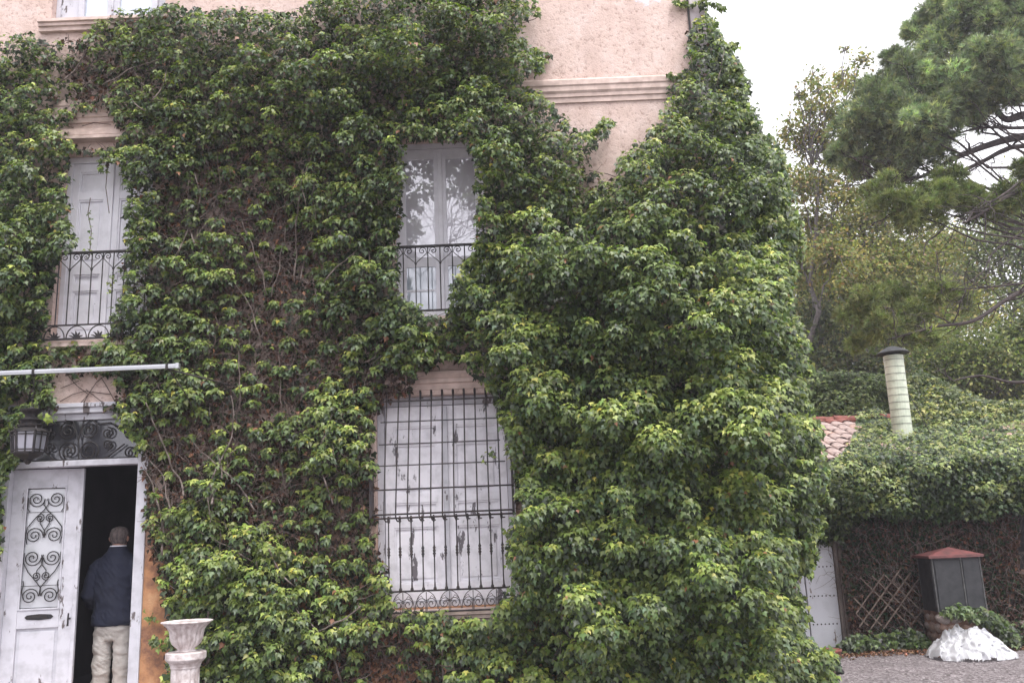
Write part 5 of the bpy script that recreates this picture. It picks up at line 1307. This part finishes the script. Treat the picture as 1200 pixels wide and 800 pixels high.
for q in P[:900]:
    L_ = random.randint(4, 9); a = random.uniform(0, PI); pts = [q]
    for i in range(L_):
        a += random.gauss(0, .5); q = q + np.array((math.cos(a) * .06, random.gauss(0, .015), math.sin(a) * .06)); pts.append(q)
    if min(p[2] for p in pts) < 0: continue
    paths.append(pts); ra.append(random.uniform(.002, .005)); rb.append(.0015)
V, F = tubes_np(paths, (ra, rb), 4); off = np.array(rootloc(DI))
raw_mesh('twigs', M['stem'], V - off, F, None, DI, {'kind': 'stuff'})

# low green plants at the foot of the wall and round the plinth
GC = leafs = None
gm = [(978, 764), (984, 752), (1004, 744), (1040, 742), (1062, 736), (1082, 742), (1092, 752), (1086, 765), (1030, 767)]
def ground_plants(name, label, mask, Y, R_, n, m, lsz, pals):
    t = thing(name, label, 'plants', (at(mask[0][0], mask[0][1], Y).x, Y, 0)); t['kind'] = 'stuff'
    volume_ivy(t, mask, lambda u, v: Y + .0 * u, n, R_, m, lsz, pals, 1500, (10, 7), 80, fill=.4); return t
ground_plants('ground_ivy', 'low green ivy spreading at the foot of the wall beside the studded door', gm, 11.85, .10, 160, 34, .06, ([G_MID, G_OLD_SHADE], [(.10, .15, .05), (.08, .125, .04)]))
ground_plants('plinth_ivy', 'green ivy trailing over the top of the stone plinth', [(1100, 716), (1116, 709), (1150, 712), (1172, 720), (1190, 736), (1196, 760), (1178, 752), (1160, 736), (1130, 722), (1104, 722)], 11.45, .09, 110, 30, .055, ([G_MID, G_OLD_SHADE], [(.10, .15, .05), (.08, .125, .04)]))
ground_plants('ground_ivy', 'grey-green weeds at the right edge behind the plastic sheet', [(1176, 730), (1230, 722), (1230, 765), (1180, 762)], 11.7, .09, 90, 26, .05, ([G_MID, G_OLD_SHADE, BR2], [(.10, .14, .06), (.08, .11, .05)]))
# leaf litter along the edge of the gravel and under the thin ivy
k = 2600; P = np.stack([rng.uniform(3.4, 8.5, k), rng.normal(11.75, .14, k), rng.uniform(.008, .03, k)], 1)
k2 = 2200; P2 = np.stack([rng.uniform(-3.3, 2.8, k2), rng.uniform(8.2, 8.85, k2), rng.uniform(.01, .05, k2)], 1); P = np.concatenate([P, P2]); k += k2
o = leaf_mesh('leaf_litter', M['dry'], P, rng.normal(0, .3, (k, 3)) + np.array((0, -.2, 1)), rng.normal(0, 1, (k, 3)), rng.uniform(.025, .06, k), pal(k, [BR, TAN, BR2, (.25, .15, .10)], [4, 1, 3, 3], .25), CRISP_V, CRISP_F, None, tags={'kind': 'stuff', 'label': 'fallen brown leaves lying along the edge of the gravel', 'category': 'leaf litter'})

# ------------------------------------------------------------------ trees behind
def curve(p0, p1, bend, n=9, wob=.06):
    p0, p1 = np.array(p0, float), np.array(p1, float); L = np.linalg.norm(p1 - p0); out = []
    off = rng.normal(0, wob * L, (n, 3)) * .35
    for i in range(n):
        t = i / (n - 1); q = p0 * (1 - t) + p1 * t + np.array(bend) * 4 * t * (1 - t) + off[i] * math.sin(PI * t)
        out.append(q)
    return np.array(out)

def tree(name, label, base, top, clusters, Y, nleaf, lsz, cols, wts, bark, r_tr, twig_n=5, tv=DIA_V, tf=DIA_F, shell=.0, tsz=1.0, dY=1.0, squash=.85, group=None, branches=True):
    t = thing(name, label, 'tree', tuple(base), group)
    off = np.array(rootloc(t))
    tp = curve(base, top, (rng.normal(0, .2), 0, 0), 12, .05)
    MB().tube([tuple(p) for p in tp], list(np.linspace(r_tr, r_tr * .3, 12)), 10).build('trunk', bark, t, smooth=True)
    cc, rr = [], []
    for (u, v, r, *dy) in clusters:
        y = Y + (dy[0] if dy else rng.uniform(-dY, dY)); q = at(u, v, y); cc.append(tuple(q)); rr.append(r / FPX * y * (1.1 if 'pine' in name else 1))
    cc, rr = np.array(cc), np.array(rr)
    paths, ra, rb = [], [], []; lp, ax, az = [], [], []
    for c_, r_ in zip(cc, rr):
        if branches:
            d = np.linalg.norm(tp - c_, axis=1) + np.where(tp[:, 2] > c_[2], 3, 0); j = int(np.argmin(d)); s = tp[max(j - 1, 0)]
            p = curve(s, c_, (0, 0, -.06 * np.linalg.norm(c_ - s)), 10, .07); br = min(r_tr * .24, .012 + .012 * np.linalg.norm(c_ - s))
            MB().tube([tuple(x) for x in p], list(np.linspace(max(br * (.55 if 'pine' in name else 1), .012), .010, 10)), 7).build('limb', bark, t, smooth=True)
        for q in range(int(twig_n * max(1, r_ * 3))):
            e = c_ + rng.normal(0, .55, 3) * r_; s = c_ + rng.normal(0, .15, 3) * r_; paths.append(curve(s, e + (e - c_) * .3, (0, 0, .04), 6, .12)); ra.append(.010 * tsz + .004); rb.append(.003)
    V, F = tubes_np(paths, (ra, rb), 4); raw_mesh('twigs', bark, V - off, F, None, t, {'kind': 'stuff'})
    return t, cc, rr
def leaf_crown(t, cc, rr, nleaf, lsz, cols, wts, mat='tree_leaf', tv=DIA_V, tf=DIA_F, sub=9, spread=.26):
    w = rr ** 2.0; w /= w.sum()
    ncl = np.maximum(3, (sub * (rr / rr.mean()) ** 2)).astype(int)
    ci = np.repeat(np.arange(len(cc)), ncl); d = norm(rng.normal(0, 1, (len(ci), 3)))
    sc_ = cc[ci] + d * rr[ci, None] * rng.uniform(.25, .95, (len(ci), 1)) * np.array((1, .9, .85)); sr_ = rr[ci] * rng.uniform(.5, 1.2, len(ci)) * spread
    pick = rng.choice(len(ci), nleaf, p=(sr_ ** 2) / (sr_ ** 2).sum())
    P = sc_[pick] + rng.normal(0, 1, (nleaf, 3)) * sr_[pick, None]
    tone = rng.normal(0, .22, len(ci))[pick]
    c = pal(nleaf, cols, wts, .18) * np.exp(tone)[:, None]
    Nn = norm(rng.normal(0, .8, (nleaf, 3)) + np.array((0, -.3, .7))); T = norm(rng.normal(0, 1, (nleaf, 3)) + np.array((0, 0, -.4)))
    leaf_mesh('crown', M[mat], P, Nn, T, rng.uniform(.7, 1.3, nleaf) * lsz, c, tv, tf, t, tags={'kind': 'stuff'})

G = 'trees behind the outbuilding'
OL = [(.25, .25, .085), (.17, .195, .07), (.36, .32, .11), (.26, .20, .11)]
# thin yellowing tree against the sky
t, cc, rr = tree('poplar_tree', 'tall thin tree with sparse yellowing leaves against the white sky', (6.6, 23, 0), tuple(at(950, 150, 23)), [(935, 112, 18), (950, 92, 15), (925, 150, 18), (1003, 98, 20), (975, 132, 24), (990, 60, 12), (945, 130, 22), (962, 108, 20), (938, 170, 22), (958, 160, 24), (978, 180, 24), (935, 215, 24), (960, 215, 26), (985, 90, 18), (955, 262, 26), (985, 232, 26), (930, 262, 20), (1000, 200, 26), (1010, 70, 18), (940, 320, 30), (975, 300, 30)], 23, 0, 0, 0, 0, M['bark_grey'], .11, 10, dY=.8, group=G)
leaf_crown(t, cc, rr, 15000, .105, [(.34, .28, .10), (.22, .22, .08), (.30, .20, .10), (.16, .19, .07)], [3, 4, 1.5, 3], spread=.36)
# broad olive tree behind
t, cc, rr = tree('broadleaf_tree', 'broad olive-green tree with fading leaves behind the flue', (10.5, 27, 0), tuple(at(1010, 230, 27)), [(990, 260, 36), (1030, 250, 34), (960, 330, 40), (1010, 320, 42), (1060, 300, 40), (1100, 290, 36), (940, 385, 38), (990, 385, 42), (1040, 375, 42), (1090, 350, 38), (1130, 370, 34), (950, 300, 30), (1075, 265, 26)], 27, 0, 0, 0, 0, M['bark_grey'], .24, 7, group=G)
leaf_crown(t, cc, rr, 38000, .12, OL + [(.32, .25, .09)], [4, 4, 2, 1.5, 1], spread=.40)
t, cc, rr = tree('broadleaf_tree', 'thin-leaved tree with sky showing through at the right edge', (16.5, 29, 0), tuple(at(1165, 250, 29)), [(1140, 290, 32), (1175, 280, 34), (1200, 300, 34), (1150, 330, 32), (1190, 340, 34), (1130, 350, 26), (1215, 260, 34), (1170, 235, 30), (1210, 220, 30), (1165, 370, 28), (1210, 380, 30)], 29, 0, 0, 0, 0, M['bark_grey'], .2, 11, group=G)
leaf_crown(t, cc, rr, 16000, .125, [(.22, .24, .11), (.16, .19, .10), (.27, .27, .11)], [3, 3, 1], spread=.42)
t, cc, rr = tree('broadleaf_tree', 'dark-leaved tree low behind the ivy band', (8.2, 24, 0), tuple(at(965, 380, 24)), [(945, 415, 34), (985, 415, 34), (1025, 425, 34), (960, 370, 32), (1010, 460, 36), (1050, 440, 30), (935, 450, 30)], 24, 0, 0, 0, 0, M['bark'], .2, 7, group=G)
leaf_crown(t, cc, rr, 14000, .11, [(.08, .095, .04), (.10, .11, .045), (.16, .13, .06), (.05, .065, .035)], [3, 3, 1, 3], spread=.36)
t, cc, rr = tree('broadleaf_tree', 'dense green tree low at the right edge above the roof ivy', (15.2, 24, 0), tuple(at(1160, 400, 24)), [(1090, 420, 32), (1120, 440, 34), (1150, 425, 34), (1185, 430, 36), (1215, 410, 36), (1100, 465, 28), (1140, 475, 32), (1180, 480, 34), (1215, 470, 34), (1195, 385, 26), (1215, 345, 26)], 24, 0, 0, 0, 0, M['bark'], .2, 6, group=G)
leaf_crown(t, cc, rr, 30000, .11, [(.20, .225, .075), (.15, .18, .065), (.27, .28, .09), (.11, .135, .06)], [4, 4, 2, 2], spread=.36)
t, cc, rr = tree('broadleaf_tree', 'distant dull green tree filling the gap right of the villa corner', (12, 36, 0), tuple(at(990, 330, 36)), [(940, 360, 40), (990, 350, 40), (1040, 350, 44), (1090, 380, 44), (1140, 420, 44), (1190, 430, 44), (960, 420, 40), (1020, 420, 44), (1080, 440, 44), (1210, 460, 40), (920, 420, 30), (930, 300, 34), (975, 290, 38), (1020, 290, 36), (1065, 320, 40), (1110, 330, 38)], 36, 0, 0, 0, 0, M['bark_grey'], .3, 5, group=G)
leaf_crown(t, cc, rr, 32000, .18, [(.18, .20, .09), (.22, .235, .095), (.27, .25, .11)], [3, 3, 1], spread=.40)

def needle_crown(t, cc, rr, dens, nlen, cols, wts, nper=11, squash=.8):
    off = np.array(rootloc(t)); Ps, Ds, Cs = [], [], []
    for c_, r_ in zip(cc, rr):
        n = int(dens * r_ ** 1.7) + 20
        # each puff is itself made of rounded tufts
        k = max(6, int(20 * r_ ** 1.2 + 8)); d = norm(rng.normal(0, 1, (k, 3)) + np.array((0, -.1, .35))); sc_ = c_ + d * r_ * np.array((1, .9, squash)) * rng.uniform(.35, .85, (k, 1)); sr_ = r_ * rng.uniform(.20, .44, k)
        tone = rng.normal(0, .28, k); i = rng.integers(0, k, n); dd = norm(rng.normal(0, 1, (n, 3)) + np.array((0, -.15, .35)))
        P = sc_[i] + dd * sr_[i, None] * (rng.random((n, 1)) ** .35); Ps.append(P); Ds.append(norm(dd + (sc_[i] - c_) / r_ * .5 + np.array((0, 0, .35)))); Cs.append(pal(n, cols, wts, .12) * np.exp(tone[i])[:, None])
    P, Dv, Cc = np.concatenate(Ps), np.concatenate(Ds), np.concatenate(Cs); n = len(P)
    P = np.repeat(P, nper, 0); Dv = norm(np.repeat(Dv, nper, 0) + rng.normal(0, .55, (n * nper, 3))); Cc = np.repeat(Cc, nper, 0) * np.exp(rng.normal(0, .1, (n * nper, 1)))
    L = rng.uniform(.7, 1.2, len(P))[:, None] * nlen; side = norm(np.cross(Dv, rng.normal(0, 1, (len(P), 3)))) * .008
    V = np.stack([P - side, P + side, P + Dv * L + np.array((0, 0, -.01))], 1).reshape(-1, 3) - off
    F = np.arange(len(V)).reshape(-1, 3)
    raw_mesh('crown', M['needle'], V, F, np.repeat(Cc, 3, 0), t, {'kind': 'stuff'})
PY = 17.0
PT_ = tree('pine_tree', 'big umbrella pine with dense blue-green puffs and dark spreading limbs', (13.6, 17.5, 0), (12.4, 17.5, 13.0),
           [(1000, 150, 32, -.6), (985, 178, 20, -.4), (1030, 120, 38, -.8), (1040, 170, 36, -.3), (1070, 95, 42, -.6), (1075, 145, 40, -1.0), (1105, 60, 42, .2), (1115, 110, 44, -.8), (1100, 160, 32, -.3), (1145, 30, 44, -.2), (1150, 80, 44, -.9), (1185, 60, 44, -.4), (1190, 10, 46, .4), (1100, 15, 30, .6), (1080, 40, 26, .9), (1145, 130, 26, .4), (1225, 40, 50, 0), (1130, -20, 40, .5), (1190, -40, 50, 0), (1045, 205, 22, .2), (1005, 195, 22, .3), (1230, 100, 40, .5), (1052, 68, 20, .4), (1130, 125, 30, -.5), (1170, 110, 34, -.6), (1200, 100, 30, -.5), (1060, 180, 34, -.5), (1085, 175, 28, -.2)],
           PY, 0, 0, 0, 0, M['bark'], .34, 4, group=G)
t, cc, rr = PT_
PC = [(.26, .30, .18), (.20, .24, .155), (.33, .36, .17), (.13, .16, .12)]
needle_crown(t, cc, rr, 2700, .13, PC, [4, 4, 2, 2])
# lower pine boughs with sparse fresh tufts
t2, cc, rr = tree('pine_tree', 'nearer pine whose long bare boughs reach in from the right edge', (13.0, 15.2, 0), (12.2, 15.4, 11), [(1050, 245, 32, -.3), (1078, 245, 32, -.2), (1118, 225, 30, .1), (1140, 240, 28, 0), (1098, 232, 26, 0), (1185, 236, 26, 0), (1030, 225, 26, .2), (1220, 200, 30, 0)], 15.4, 0, 0, 0, 0, M['bark'], .28, 4, group=G)
PCY = [(.19, .215, .085), (.145, .175, .075), (.23, .25, .095)]
needle_crown(t2, cc, rr, 2800, .12, PCY, [3, 3, 1])
c3 = np.array([tuple(at(u, v, 15.2 + dy)) for u, v, r, dy in ((1020, 350, 30, 0), (1050, 345, 30, .3), (1000, 372, 26, .3), (1040, 385, 30, -.2), (1075, 365, 30, .2), (1100, 345, 28, 0), (1080, 400, 26, 0), (1125, 352, 22, .4), (1010, 400, 20, .4))]); r3 = np.array([26, 26, 24, 28, 28, 24, 24, 20, 20]) / FPX * 15.2
needle_crown(t2, c3, r3, 1300, .12, [(.22, .25, .10), (.17, .20, .085), (.27, .29, .11)], [3, 3, 2], squash=.6)
def bough(pts, r, parent, y0, y1, side=10, seed=0):
    n = len(pts); P = [at(u, v, y0 + (y1 - y0) * i / (n - 1)) for i, (u, v) in enumerate(pts)]
    # smooth by Catmull-Rom
    out = []
    for i in range(n - 1):
        a, b_, c, d = P[max(i - 1, 0)], P[i], P[i + 1], P[min(i + 2, n - 1)]
        for k in range(5):
            t = k / 5; out.append(.5 * ((2 * b_) + (c - a) * t + (2 * a - 5 * b_ + 4 * c - d) * t * t + (3 * b_ - a - 3 * c + d) * t ** 3))
    out.append(P[-1]); m = len(out)
    MB().tube(out, [r * (1 - .8 * i / m) for i in range(m)], 8).build('limb', M['bark'], parent, smooth=True)
    paths, ra, rb = [], [], []
    for k in range(int(side * .45)):
        i = random.randint(m // 5, m - 1); s = np.array(out[i]); tdir = np.array((out[min(i + 1, m - 1)] - out[max(i - 1, 0)]).normalized())
        e = s + (tdir * random.uniform(.5, 1.1) + rng.normal(0, .45, 3)) * random.uniform(.4, 1.3); p = curve(s, e, (0, 0, .05), 7, .12); paths.append(p); ra.append(r * .3); rb.append(.004)
        for _ in range(3):
            j = random.randint(2, 6); s2 = p[j]; paths.append(curve(s2, s2 + (tdir * .5 + rng.normal(0, .5, 3)) * .45, (0, 0, 0), 5, .15)); ra.append(.008); rb.append(.003)
    if paths:
        V, F = tubes_np(paths, (ra, rb), 4); raw_mesh('twigs', M['bark'], V - np.array(rootloc(parent)), F, None, parent, {'kind': 'stuff'})
for pts, r, s_ in (([(1250, 130), (1200, 135), (1180, 140), (1165, 128), (1150, 110)], .11, 12), ([(1250, 155), (1200, 160), (1165, 168), (1120, 185), (1085, 205), (1060, 212)], .10, 26), ([(1250, 175), (1190, 172), (1150, 190), (1100, 212), (1050, 214), (1010, 205)], .06, 30), ([(1240, 145), (1195, 150), (1150, 150), (1110, 160)], .05, 22), ([(1250, 60), (1210, 100), (1180, 108), (1150, 112)], .05, 16)):
    bough(pts, r, PT_[0], 17.4, 16.6, s_)
for pts, r, s_ in (([(1260, 300), (1212, 332), (1178, 352), (1140, 376), (1100, 382), (1062, 392), (1040, 398)], .07, 30), ([(1260, 205), (1200, 222), (1170, 236), (1150, 250), (1128, 262)], .07, 22), ([(1250, 325), (1190, 333), (1140, 338), (1110, 338)], .035, 14), ([(1250, 218), (1205, 210), (1180, 225), (1150, 245)], .05, 10), ([(1110, 262), (1098, 275), (1086, 284), (1082, 298)], .03, 3), ([(1240, 250), (1170, 290), (1150, 320), (1112, 342)], .03, 14), ([(1250, 440), (1190, 448), (1150, 440), (1116, 446)], .05, 8)):
    bough(pts, r * .75, t2, 15.4, 14.9, s_)

# bare tree behind the camera, seen only as a reflection in the first floor panes
RTt = thing('bare_tree', 'leafless branching tree mirrored in the first floor window panes', 'tree', (-1.5, -9, 0))
paths, ra, rb = [], [], []
def grow(p, d, L, r, lev):
    e = p + d * L; paths.append(curve(p, e, rng.normal(0, .05 * L, 3), 6, .08)); ra.append(r); rb.append(r * .65)
    if lev == 0: return
    for k in range(3 if lev > 1 else 4):
        nd = d + rng.normal(0, .55, 3); nd = nd / np.linalg.norm(nd); grow(e if k < 2 else p + d * L * .6, nd, L * random.uniform(.62, .82), r * .6, lev - 1)
for sx in (-4, -1.6, 1.2, 3.6):
    grow(np.array((sx, -16.0 + sx * .3, 0.0)), np.array((0, 0, 1.0)), 6.2, .14, 6)
V, F = tubes_np(paths, (ra, rb), 4)
raw_mesh('branches', M['bark'], V - np.array(rootloc(RTt)), F, None, RTt, {'kind': 'stuff'})

# ------------------------------------------------------------------ haze volume added to lift dark tones like lens glare
hm = bpy.data.materials.new('haze'); hm.use_nodes = True; ht = hm.node_tree; ht.nodes.clear()
ho = ht.nodes.new('ShaderNodeOutputMaterial'); hv = ht.nodes.new('ShaderNodeVolumePrincipled'); hv.inputs['Color'].default_value = (.86, .84, .95, 1); hv.inputs['Density'].default_value = 0.0018
ht.links.new(hv.outputs[0], ho.inputs['Volume'])
MB().box((-30, -25, -1.2), (40, 50, 26)).build('haze', hm, None, kind='stuff', label='added pale haze that lightens the dark gaps and the trees behind', category='haze')
